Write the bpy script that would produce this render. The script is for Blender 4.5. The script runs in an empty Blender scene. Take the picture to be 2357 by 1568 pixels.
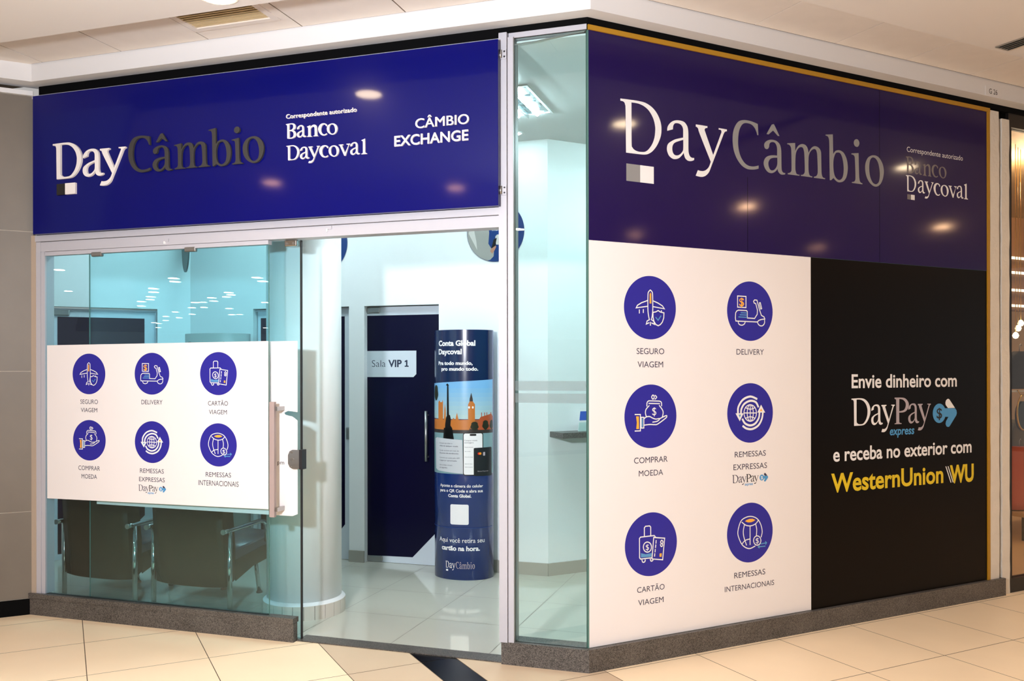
import bpy, bmesh, math, random
from mathutils import Vector, Matrix
from mathutils.geometry import tessellate_polygon

random.seed(7)
S2 = math.sqrt(0.5)
SC = bpy.context.scene
COL = SC.collection

# ---------------------------------------------------------------- camera
cam_d = bpy.data.cameras.new('camera')
cam_d.sensor_width = 36.0
cam_d.lens = 30.87
cam_d.shift_y = 0.02855
cam_d.clip_start = 0.05
cam_d.clip_end = 200
cam = bpy.data.objects.new('camera', cam_d)
COL.objects.link(cam)
cam.matrix_world = (Matrix.Translation((1.045, -4.552, 1.60)) @ Matrix.Rotation(math.radians(17.854), 4, 'Z')
                    @ Matrix.Rotation(math.radians(90), 4, 'X') @ Matrix.Rotation(-0.0015, 4, 'Z'))
SC.camera = cam

# ---------------------------------------------------------------- view, world, key light
SC.view_settings.view_transform = 'Standard'
SC.view_settings.look = 'None'
SC.view_settings.gamma = 1.0
SC.view_settings.use_curve_mapping = False
SC.view_settings.exposure = -0.15
SC.cycles.use_denoising = True
SC.cycles.max_bounces = 8
SC.cycles.diffuse_bounces = 4
SC.cycles.glossy_bounces = 4
SC.cycles.transmission_bounces = 6
SC.cycles.transparent_max_bounces = 24
SC.cycles.sample_clamp_indirect = 6.0
SC.cycles.caustics_reflective = False
SC.cycles.caustics_refractive = False

WORLD = bpy.data.worlds.new('mall_air')
SC.world = WORLD
WORLD.use_nodes = True
_bg = WORLD.node_tree.nodes['Background']
_bg.inputs[0].default_value = (1.0, 0.96, 0.93, 1)
_bg.inputs[1].default_value = 0.5

def add_light(name, kind, loc, energy, color, size=0.1, aim=None, parent=None, spot=None):
    d = bpy.data.lights.new(name, kind)
    d.energy = energy
    d.color = color
    if kind == 'AREA':
        d.shape = 'DISK'
        d.size = size
    else:
        d.shadow_soft_size = size
    if kind == 'SPOT':
        d.spot_size = math.radians(spot or 150)
        d.spot_blend = 0.9
    o = bpy.data.objects.new(name, d)
    COL.objects.link(o)
    o.location = loc
    if aim is not None:
        o.rotation_euler = (Vector(aim) - Vector(loc)).to_track_quat('-Z', 'Y').to_euler()
    if parent is not None:
        o.parent = parent
    return o

# the photographer's neutral light, standing to the left of and behind the camera
add_light('photo_light', 'AREA', (-0.66, -4.0, 2.26), 212.0, (0.915, 0.94, 1.0), 0.22, aim=(-0.3, 0.0, 2.3))

# ================================================================ measured lettering and artwork (plane coordinates in metres)
SERIF = {
 'D': (0.944, ["0,996C 233,1004 401,1006 571,992 725,928 846,818 923,673 944,534 923,390 844,225 741,101 638,33 552,10 450,3 281,1 126,0C 122,405 116,832 109,887 91,933 53,952 0,955C", "250,957C 401,957 537,924 656,849 750,721 793,586 797,487 779,359 724,225 638,117 569,68 501,53 399,51 315,74 268,117 253,171 251,559"]),
 'a': (0.66, ["9,525C 13,587 45,647 106,705 177,742 257,760 346,761 418,745 471,701 502,647 516,570 519,441 519,225 530,147 560,93 605,72 660,75C 660,36C 623,16 560,1 497,7 443,44 416,99 404,145C 354,85 282,27 193,0 123,7 52,51 12,118 0,181 12,246 44,292 106,335 194,381 301,415 390,440C 392,569 382,632 346,678 292,700 230,701 186,687 156,647 147,603 145,570C", "394,397C 301,365 194,320 144,268 128,202 137,139 167,93 211,76 265,82 318,109 372,165 393,225"]),
 'y': (0.789, ["6,737C 295,737C 295,701C 249,692 227,663 240,614 439,185C 621,595 649,664 634,702 578,704C 578,736C 789,734C 789,697C 744,683 706,634 678,572 405,-16 340,-154 275,-226 201,-267 128,-280 55,-277 0,-268C 55,-154C 110,-163 192,-159 266,-125 331,-60 377,42C 102,561 66,651 38,683 2,693C"]),
 'C': (0.683, ["661,945C 677,717C 645,716C 622,782 572,859 484,915 367,926 280,904 212,836 163,726 142,575 144,441 168,325 220,212 307,116 404,70 502,62 591,74 683,101C 681,36C 600,12 482,-4 365,0 230,56 114,170 38,310 4,455 0,602 19,723 67,833 144,924 231,965 328,982 426,983 524,973"]),
 '^': (0.353, ["0,769C 121,954 151,984 181,991 212,981 353,769C 306,767C 177,862C 56,767C"]),
 'A': (0.588, ["364,357C 365,494 345,568 300,616 240,624 179,602 153,561 145,514 119,473 79,458 35,471 13,514 19,568 69,619 149,656 240,670 341,659 422,615 462,551 479,461 482,339 486,125 502,50 543,20 588,20C 588,-7C 543,-19 472,-22 421,3 390,38 376,83C 329,32 258,-9 188,-23 108,-6 38,55 0,135 4,203 38,267 98,312 179,339 259,352", "370,314C 259,299 178,268 134,210 126,148 148,82 188,41 238,38 289,59 344,118 370,189"]),
 'm': (1.083, ["0,645C 222,677C 223,508C 269,583 332,645 416,678 500,672 559,632 589,573 601,512C 638,571 691,631 766,671 841,672 916,641 959,583 969,490 977,160 995,67 1029,31 1083,22C 1081,2C 754,1C 754,20C 818,42 855,85 868,165 855,462 840,554 808,606 755,610 702,586 648,533 610,450 601,340 601,168 615,76 647,33 711,23C 711,3C 383,3C 383,22C 446,39 484,79 495,157 483,452 468,544 437,602 384,609 332,590 269,521 234,409 227,176 233,99 258,40 299,24 343,22C 343,2C 13,0C 13,23C 71,40 106,71 119,134 113,504 93,586 52,620 0,626C"]),
 'b': (0.661, ["0,958C 214,990C 224,569C 284,635 372,668 461,663 550,617 628,505 661,364 656,235 616,103 537,15 437,-20 349,-19 271,21 234,54C 162,-2C 122,-6C 114,433 109,781 98,875 65,926 0,939C", "228,319 239,463 295,588 372,616 438,604 494,522 527,398 538,271 522,141 482,66 415,27 349,36 283,86 243,177"]),
 'i': (0.34, ["0,643C 220,674C 233,243 244,115 271,44 340,19C 337,-1C 12,0C 12,19C 78,34 112,69 123,151 108,521 90,591 56,615 0,622C", "159,972 209,960 241,916 243,872 216,824 168,802 109,815 77,856 75,901 102,948"]),
 'o': (0.593, ["276,678 381,668 475,613 557,507 593,362 569,211 509,90 427,17 333,-12 228,6 112,85 32,207 0,350 14,482 79,594 172,654", "265,628 346,599 416,508 458,348 458,200 427,99 357,46 298,45 228,79 159,187 129,331 132,462 160,562 206,612"]),
 'B': (0.791, ["0,1006C 300,1026 546,1019 704,944 767,800 739,680 651,595 528,560C 686,485 791,337 791,184 685,54 510,-8 351,-20 111,0C 109,426 106,827 81,921 0,975C", "258,974C 441,967 564,895 581,755 528,636 423,578 257,583C", "275,520C 440,490 581,386 615,229 562,95 439,44 274,42C"]),
 'n': (0.872, ["1,697C 262,767C 268,644C 418,753 556,787 694,744 763,631 780,447 790,142 814,33 872,1C 865,-23C 506,-5C 506,22C 582,37 607,127 600,463 583,586 521,652 435,654 331,608 272,521C 278,185 302,45 382,8C 382,-23C 0,-6C 0,18C 70,49 104,138 98,536 71,630 1,667C"]),
 'c': (0.687, ["687,701C 663,582C 601,617 550,698 430,739 310,688 224,544 213,362 258,206 361,91 498,49 652,118C 679,64C 566,-2 395,-18 223,42 69,222 0,411 17,561 104,706 259,799 430,814 567,781"]),
 'v': (0.868, ["0,761C 338,764C 362,732C 288,702 271,649 489,180C 719,613 709,695 592,738C 592,774C 868,776C 867,737C 793,698 743,611 523,-19C 428,-12C 118,631 68,710 0,737C"]),
 'l': (0.412, ["8,925C 274,1014C 280,170 306,78 412,25C 412,-11C 0,-9C 0,21C 90,50 117,153 118,751 91,858 15,894C"]),
 'P': (0.776, ["2,999C 339,994 550,970 700,874 776,748 745,604 624,482 458,434 248,429C 256,99 277,47 382,24C 376,-3C 0,0C 0,25C 68,43 89,104 85,844 70,926 2,952C", "255,944C 429,920 564,835 609,731 579,607 488,516 254,480C"]),
}
WORDS = {
 'A_day': (2.8234, 0.2286, [('D', -3.4821, -3.2541), ('a', -3.2438, -3.0841), ('y', -3.1094, -2.9113)]),
 'A_cambio': (2.8234, 0.2286, [('C', -2.8908, -2.7259), ('A', -2.7081, -2.5646), ('^', -2.6833, -2.6), ('m', -2.5497, -2.2951), ('b', -2.3025, -2.1455), ('i', -2.1395, -2.063), ('o', -2.0624, -1.9187)]),
 'A_banco': (2.947, 0.0841, [('B', -1.7728, -1.7065), ('a', -1.6993, -1.6413), ('n', -1.6336, -1.5608), ('c', -1.5599, -1.5032), ('o', -1.504, -1.4362)]),
 'A_daycoval': (2.8201, 0.0848, [('D', -1.7699, -1.6849), ('a', -1.6798, -1.6193), ('y', -1.625, -1.5514), ('c', -1.5534, -1.4955), ('o', -1.4927, -1.4272), ('v', -1.4286, -1.3562), ('a', -1.3548, -1.2954), ('l', -1.2847, -1.2502)]),
 'B_day': (2.7771, 0.2896, [('D', 0.2083, 0.4817), ('a', 0.5186, 0.7096), ('y', 0.7201, 0.948)]),
 'B_cambio': (2.7771, 0.2896, [('C', 0.991, 1.1891), ('A', 1.2287, 1.3991), ('^', 1.2513, 1.3535), ('m', 1.4157, 1.7296), ('b', 1.734, 1.9257), ('i', 1.9582, 2.0569), ('o', 2.0808, 2.2523)]),
 'B_banco': (2.8915, 0.107, [('B', 2.4614, 2.5357), ('a', 2.5437, 2.6149), ('n', 2.6251, 2.7096), ('c', 2.7117, 2.7763), ('o', 2.7847, 2.8619)]),
 'B_daycoval': (2.7705, 0.1064, [('D', 2.4591, 2.5597), ('a', 2.5759, 2.6453), ('y', 2.6433, 2.7313), ('c', 2.7313, 2.797), ('o', 2.8025, 2.8838), ('v', 2.8816, 2.9674), ('a', 2.9674, 3.0368), ('l', 3.0433, 3.0849)]),
 'W_day': (1.2412, 0.1735, [('D', 1.9566, 2.1263), ('a', 2.1328, 2.2395), ('y', 2.2267, 2.3527)]),
 'W_pay': (1.2412, 0.1735, [('P', 2.3501, 2.4861), ('a', 2.4797, 2.5855), ('y', 2.5731, 2.7013)]),
}
PA = {'plane': (-3.2669, 1.577, 0.1305), 'scooter': (-2.7777, 1.5784, 0.1308), 'suitcase': (-2.289, 1.5791, 0.131), 'purse': (-3.2642, 1.1513, 0.1301), 'globe': (-2.7768, 1.1511, 0.1308), 'ball': (-2.2897, 1.1456, 0.1314)}
PB = {'plane': (0.4057, 1.9408, 0.1749), 'scooter': (1.1239, 1.9422, 0.1749), 'purse': (0.4082, 1.3423, 0.1753), 'globe': (1.1244, 1.3438, 0.1752), 'suitcase': (0.41, 0.6371, 0.1753), 'ball': (1.1213, 0.6403, 0.1753)}
TA = [('SEGURO', -3.3352, -3.1955, 1.3847, 0.0279), ('VIAGEM', -3.3308, -3.2001, 1.332, 0.0265), ('DELIVERY', -2.8572, -2.6979, 1.3871, 0.0271), ('CARTÃO', -2.3629, -2.2205, 1.3849, 0.0269), ('VIAGEM', -2.3567, -2.228, 1.3322, 0.0264), ('COMPRAR', -3.3518, -3.1798, 0.9588, 0.0279), ('MOEDA', -3.3267, -3.2033, 0.9053, 0.0273), ('REMESSAS', -2.8686, -2.6886, 0.9569, 0.0274), ('EXPRESSAS', -2.876, -2.6816, 0.9034, 0.0269), ('REMESSAS', -2.3797, -2.1991, 0.9502, 0.0282), ('INTERNACIONAIS', -2.4333, -2.1459, 0.8961, 0.0311)]
TB = [('SEGURO', 0.314, 0.4996, 1.6848, 0.0321), ('VIAGEM', 0.3202, 0.4923, 1.612, 0.0323), ('DELIVERY', 1.0192, 1.2294, 1.6866, 0.0322), ('COMPRAR', 0.2957, 0.522, 1.0868, 0.0316), ('MOEDA', 0.3272, 0.4906, 1.015, 0.0311), ('REMESSAS', 1.005, 1.2435, 1.0871, 0.0322), ('EXPRESSAS', 0.9951, 1.2526, 1.0135, 0.0327), ('CARTÃO', 0.3145, 0.4998, 0.3789, 0.0299), ('VIAGEM', 0.3213, 0.4928, 0.3083, 0.0304), ('REMESSAS', 1.0001, 1.2374, 0.3829, 0.0322), ('INTERNACIONAIS', 0.9296, 1.3074, 0.3114, 0.0306)]
TS = [('Correspondente autorizado', -1.7721, -1.3144, 3.0634, 0.0247), ('CÂMBIO', -0.9529, -0.6352, 2.9367, 0.0525), ('EXCHANGE', -1.0802, -0.6394, 2.848, 0.0552)]
TV = [('Correspondente autorizado', 2.4697, 3.031, 3.0318, 0.0335)]
TW = [('Envie dinheiro com', 1.9578, 2.9661, 1.4822, 0.0832), ('express', 2.3049, 2.5386, 1.1717, 0.0525), ('e receba no exterior com', 1.796, 3.1201, 1.0251, 0.084), ('WesternUnion', 1.7784, 2.8262, 0.8335, 0.1121), ('WU', 2.8933, 3.1429, 0.8265, 0.1128)]
DPA = {'x0': -2.8808, 'x1': -2.7305, 'z0': 0.8427, 'H': 0.0393, 'xe': -2.6719}
DPB = {'x0': 0.9858, 'x1': 1.1869, 'z0': 0.9377, 'H': 0.0475, 'xe': 1.2606}
wu = (2.7864, 1.3018, 0.0655)
Wx = 2.9658
SQA = [-3.4544, -3.3838, -3.3034, 2.7227, 2.7936]
SQB = [0.2464, 0.3377, 0.4292, 2.6246, 2.7187]
SQC = [2.4736, 2.5092, 2.5446, 2.7186, 2.7521]
wl = [2.8597, 2.904, 0.8274, 0.9402]
ICONS = {
 'plane': [
  ('w', 'S', '0,555 -59,505 -90,408 -95,-39 -68,-261 -37,-379'),
  ('w', 'S', '0,555 58,510 86,415 93,-33 69,-258 37,-377'),
  ('w', 'L', '-94,226 -339,144 -493,60 -539,-21 -95,41'),
  ('w', 'L', '93,223 286,159 463,75 543,-19 93,37'),
  ('w', 'L', '-37,-379 -127,-422 -158,-519 -57,-478'),
  ('w', 'L', '37,-377 127,-423 158,-521 49,-482'),
  ('w', 'L', '-2,-458 -2,-554'),
  ('w', 'L', '-424,-81 -424,-182'),
  ('w', 'L', '-273,-66 -274,-162'),
  ('w', 'L', '423,-81 423,-136'),
  ('o', 'F', '0,485 31,429 34,131 -36,129 -32,426'),
  ('w', 'C', '297,-82 384,-127 523,-149 514,-310 462,-440 383,-523 300,-563 206,-527 135,-432 96,-289 96,-145 206,-126'),
  ('b', 'L', '206,-302 292,-390 403,-249'),
 ],
 'scooter': [
  ('w', 'C', '-551,493 -185,490 -186,116 -551,121'),
  ('o', '$', '-481,455 -266,140'),
  ('w', 'C', '-648,-243 -635,-74 -591,-12 -517,21 -164,18 -129,-19 -129,-230 192,-239 304,-99 318,39 246,259 170,284 148,342 193,388 296,381 395,93 493,-128 611,-176 647,-244 461,-273 371,-303 317,-355 -627,-344'),
  ('w', 'C', '408,299 445,300 507,103 462,88 404,230'),
  ('w', 'S', '-526,-358 -496,-442 -377,-480 -262,-437 -222,-361'),
  ('w', 'S', '629,-262 629,-383 552,-470 438,-480 348,-423 317,-355'),
  ('b', 'L', '-407,-61 -142,-63'),
  ('b', 'L', '-451,-133 -142,-135'),
  ('b', 'L', '-508,-206 -142,-210'),
 ],
 'purse': [
  ('w', 'O', '81,667 132,602 81,536 30,604'),
  ('w', 'S', '159,656 226,598 159,535'),
  ('w', 'L', '-153,321 -153,416 -126,463 -79,488 336,471 391,448 415,405 415,319'),
  ('w', 'L', '-79,405 336,391'),
  ('w', 'S', '-68,335 -184,226 -212,115 -177,-6'),
  ('w', 'S', '324,333 442,196 473,99 442,-29'),
  ('w', '$', '49,300 205,9'),
  ('w', 'S', '-262,-65 -165,-13 -49,-7 48,-51 185,-93 323,-80 311,-122 224,-167 68,-185'),
  ('w', 'S', '323,-90 580,6 612,-27 560,-80 264,-248 146,-267 -49,-255 -263,-271'),
  ('w', 'C', '-378,-23 -274,-26 -275,-359 -379,-356'),
  ('w', 'L', '-608,71 -405,66 -406,-444 -609,-444'),
  ('o', 'F', '-570,13 -463,10 -456,-385 -563,-382 -540,-187'),
  ('b', 'F', '-359,-62 -313,-63 -313,-326 -359,-325'),
 ],
 'globe': [
  ('w', 'O', '-9,277 187,192 267,-8 186,-205 -10,-281 -205,-194 -284,5 -204,200'),
  ('w', 'O', '-9,277 84,194 124,-5 84,-202 -10,-281 -103,-197 -142,1 -102,198'),
  ('w', 'L', '-9,277 -10,-281'),
  ('w', 'L', '-284,5 267,-8'),
  ('w', 'S', '-213,180 -9,124 196,171'),
  ('w', 'S', '-214,-173 -10,-128 195,-184'),
  ('W', 'S', '273,467 -8,550 -327,453 -525,220 -547,18'),
  ('W', 'S', '340,202 228,358 -9,407 -261,316 -394,150 -416,15'),
  ('w', 'F', '-656,3 -306,-5 -469,-268'),
  ('b', 'F', '-517,-44 -416,-46 -469,-146'),
  ('W', 'S', '-329,-435 -174,-518 70,-542 338,-431 496,-213 542,9'),
  ('W', 'S', '-350,-207 -240,-346 -19,-420 204,-359 361,-175 393,13'),
  ('w', 'F', '294,5 646,-4 461,268'),
  ('o', 'F', '402,50 524,47 465,145'),
 ],
 'suitcase': [
  ('w', 'L', '-268,290 -267,537 -221,581 -65,581 -23,539 -23,287'),
  ('w', 'L', '30,-429 -416,-426 -450,-381 -453,220 -414,258 110,263 157,214'),
  ('w', 'O', '-152,82 -39,24 3,-91 -40,-199 -152,-236 -265,-177 -307,-62 -264,45'),
  ('w', '$', '-214,24 -90,-184'),
  ('w', 'C', '90,204 515,144 435,-533 22,-466'),
  ('w', 'L', '184,100 176,14'),
  ('w', 'L', '168,-36 156,-122'),
  ('w', 'L', '148,-175 140,-257'),
  ('w', 'L', '128,-311 120,-390'),
  ('w', 'O', '400,90 448,28 400,-26 353,36'),
  ('w', 'S', '349,-37 357,-86 396,-109 432,-83 428,-38'),
  ('o', 'F', '313,-322 396,-321 391,-432 309,-424'),
  ('b', 'F', '-404,-243 -222,-293 23,-275 3,-394 -404,-376'),
  ('w', 'S', '-366,-459 -346,-518 -300,-539 -250,-512 -242,-465'),
  ('w', 'S', '-48,-459 -29,-519 18,-530 57,-502'),
 ],
 'ball': [
  ('w', 'S', '213,-474 -54,-535 -341,-389 -515,-86 -528,118 -405,412 -185,523 59,535 305,440 462,239 529,-6 483,-191'),
  ('w', 'S', '-361,374 -185,258 36,223 237,275 358,385'),
  ('o', 'F', '-229,398 -141,438 -30,460 104,456 224,406 148,367 37,342 -96,346'),
  ('w', 'S', '-260,264 -304,65 -274,-141 -164,-405'),
  ('w', 'L', '-8,227 -9,-403'),
  ('w', 'S', '237,265 282,83 268,-121'),
  ('w', 'S', '-362,-353 -230,-247 -31,-214'),
  ('w', 'O', '304,-137 420,-196 465,-309 420,-415 303,-452 187,-393 142,-280 187,-175'),
  ('w', '$', '236,-193 375,-404'),
  ('b', 'L', '460,-422 709,-410'),
  ('b', 'L', '664,-362 718,-408 673,-459'),
  ('b', 'L', '650,-515 339,-513'),
  ('b', 'L', '393,-474 339,-513 393,-553'),
 ],
}
MIRRORED = [(-10.77, -10.08), (-11.18, -10.63), (-12.68, -11.77), (-13.29, -12.50), (-12.57, -11.88), (-13.08, -12.51), (-14.27, -13.56), (-14.88, -14.27), (-14.48, -13.48), (-15.10, -14.19), (-15.56, -14.73), (-16.72, -16.07), (-19.37, -20.35), (-21.02, -22.33), (-21.11, -22.09), (-22.67, -23.95), (-25.01, -26.73), (-22.49, -23.47), (-25.11, -26.50), (-19.16, -20.42), (-17.52, -18.53), (-17.57, -18.77), (-19.45, -21.11), (-20.87, -22.51), (-14.44, -15.49), (-14.17, -15.47), (-15.39, -17.12), (-15.81, -17.11), (-15.68, -17.16), (-17.77, -19.65), (-13.04, -14.33), (-12.88, -14.32), (-13.64, -15.22), (-13.39, -15.12), (-11.71, -13.17), (-11.55, -13.17), (-12.02, -13.71), (-11.81, -13.66), (-12.16, -13.60), (-12.50, -14.19), (-14.98, -17.75), (-14.78, -17.82), (-16.68, -20.25), (-16.37, -20.25), (-9.12, -10.50), (-9.42, -11.14), (-12.65, -16.10), (-20.87, -28.49), (-11.74, -8.21), (-14.98, -11.70)]
NEAR = [(-1.68, -0.93), (-3.83, -3.08), (-2.21, -3.87), (1.96, -0.17), (5.69, 0.53), (4.16, 2.01), (7.95, 2.86), (9.49, 1.36), (7.35, -1.03)]

# ================================================================ helpers
def lin(r, g, b):
    f = lambda c: (c / 255 / 12.92) if c / 255 <= 0.04045 else ((c / 255 + 0.055) / 1.055) ** 2.4
    return (f(r), f(g), f(b), 1.0)

MATS = {}
def mat(name, rgb, rough=0.5, metal=0.0, spec=0.5, coat=0.0, coat_rough=0.05, emit=None, noise=None, bump=None):
    """noise = (scale, amount): mottles the base colour; bump = (scale, strength)."""
    if name in MATS:
        return MATS[name]
    m = bpy.data.materials.new(name)
    m.use_nodes = True
    nt = m.node_tree
    p = nt.nodes['Principled BSDF']
    c = lin(*rgb)
    p.inputs['Base Color'].default_value = c
    p.inputs['Roughness'].default_value = rough
    p.inputs['Metallic'].default_value = metal
    p.inputs['Specular IOR Level'].default_value = spec
    p.inputs['Coat Weight'].default_value = coat
    p.inputs['Coat Roughness'].default_value = coat_rough
    if emit:
        p.inputs['Emission Color'].default_value = (*emit[0], 1)
        p.inputs['Emission Strength'].default_value = emit[1]
    if noise or bump:
        tc = nt.nodes.new('ShaderNodeTexCoord')
    if noise:
        n = nt.nodes.new('ShaderNodeTexNoise')
        n.inputs['Scale'].default_value = noise[0]
        n.inputs['Detail'].default_value = 5
        r = nt.nodes.new('ShaderNodeMapRange')
        r.inputs[1].default_value = 0.3
        r.inputs[2].default_value = 0.7
        r.inputs[3].default_value = 1 - noise[1]
        r.inputs[4].default_value = 1 + noise[1]
        mx = nt.nodes.new('ShaderNodeVectorMath')
        mx.operation = 'SCALE'
        mx.inputs[0].default_value = c[:3]
        nt.links.new(tc.outputs['Object'], n.inputs['Vector'])
        nt.links.new(n.outputs['Fac'], r.inputs[0])
        nt.links.new(r.outputs[0], mx.inputs['Scale'])
        nt.links.new(mx.outputs[0], p.inputs['Base Color'])
    if bump:
        n2 = nt.nodes.new('ShaderNodeTexNoise')
        n2.inputs['Scale'].default_value = bump[0]
        n2.inputs['Detail'].default_value = 4
        b = nt.nodes.new('ShaderNodeBump')
        b.inputs['Strength'].default_value = bump[1]
        b.inputs['Distance'].default_value = 0.01
        nt.links.new(tc.outputs['Object'], n2.inputs['Vector'])
        nt.links.new(n2.outputs['Fac'], b.inputs['Height'])
        nt.links.new(b.outputs[0], p.inputs['Normal'])
    MATS[name] = m
    return m

def glass(name, tint, f0=0.04):
    """clear architectural pane: tinted straight-through light plus a mirror share that grows with angle"""
    m = bpy.data.materials.new(name)
    m.use_nodes = True
    nt = m.node_tree
    nt.nodes.clear()
    out = nt.nodes.new('ShaderNodeOutputMaterial')
    tr = nt.nodes.new('ShaderNodeBsdfTransparent')
    tr.inputs[0].default_value = (*tint, 1)
    gl = nt.nodes.new('ShaderNodeBsdfGlossy')
    gl.inputs['Roughness'].default_value = 0.0
    lw = nt.nodes.new('ShaderNodeLayerWeight')
    lw.inputs[0].default_value = 0.5
    pw = nt.nodes.new('ShaderNodeMath'); pw.operation = 'POWER'; pw.inputs[1].default_value = 5
    ma = nt.nodes.new('ShaderNodeMath'); ma.operation = 'MULTIPLY_ADD'
    ma.inputs[1].default_value = 1 - f0; ma.inputs[2].default_value = f0
    mx = nt.nodes.new('ShaderNodeMixShader')
    L = nt.links.new
    L(lw.outputs['Facing'], pw.inputs[0]); L(pw.outputs[0], ma.inputs[0]); L(ma.outputs[0], mx.inputs[0])
    L(tr.outputs[0], mx.inputs[1]); L(gl.outputs[0], mx.inputs[2]); L(mx.outputs[0], out.inputs[0])
    MATS[name] = m
    return m

def frosted(name, rgb, alpha):
    """milky film: part white diffuse, part see-through"""
    m = mat(name, rgb, 0.6)
    m.node_tree.nodes['Principled BSDF'].inputs['Alpha'].default_value = alpha
    return m

# ---- plane frames: (s along, z up, o outwards) -> world
class Frame:
    def __init__(self, origin, sdir, ndir):
        self.o, self.s, self.n = Vector(origin), Vector(sdir), Vector(ndir)
    def __call__(self, s, z, o=0.0):
        return self.o + self.s * s + self.n * o + Vector((0, 0, z))
FA = Frame((0, 0, 0), (1, 0, 0), (0, -1, 0))           # left shop front, s = x
FB = Frame((0, 0, 0), (S2, S2, 0), (S2, -S2, 0))       # right shop front, 45 degrees
def uv(u, v, z=0.0):
    return FB(u, z, v)

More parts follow.
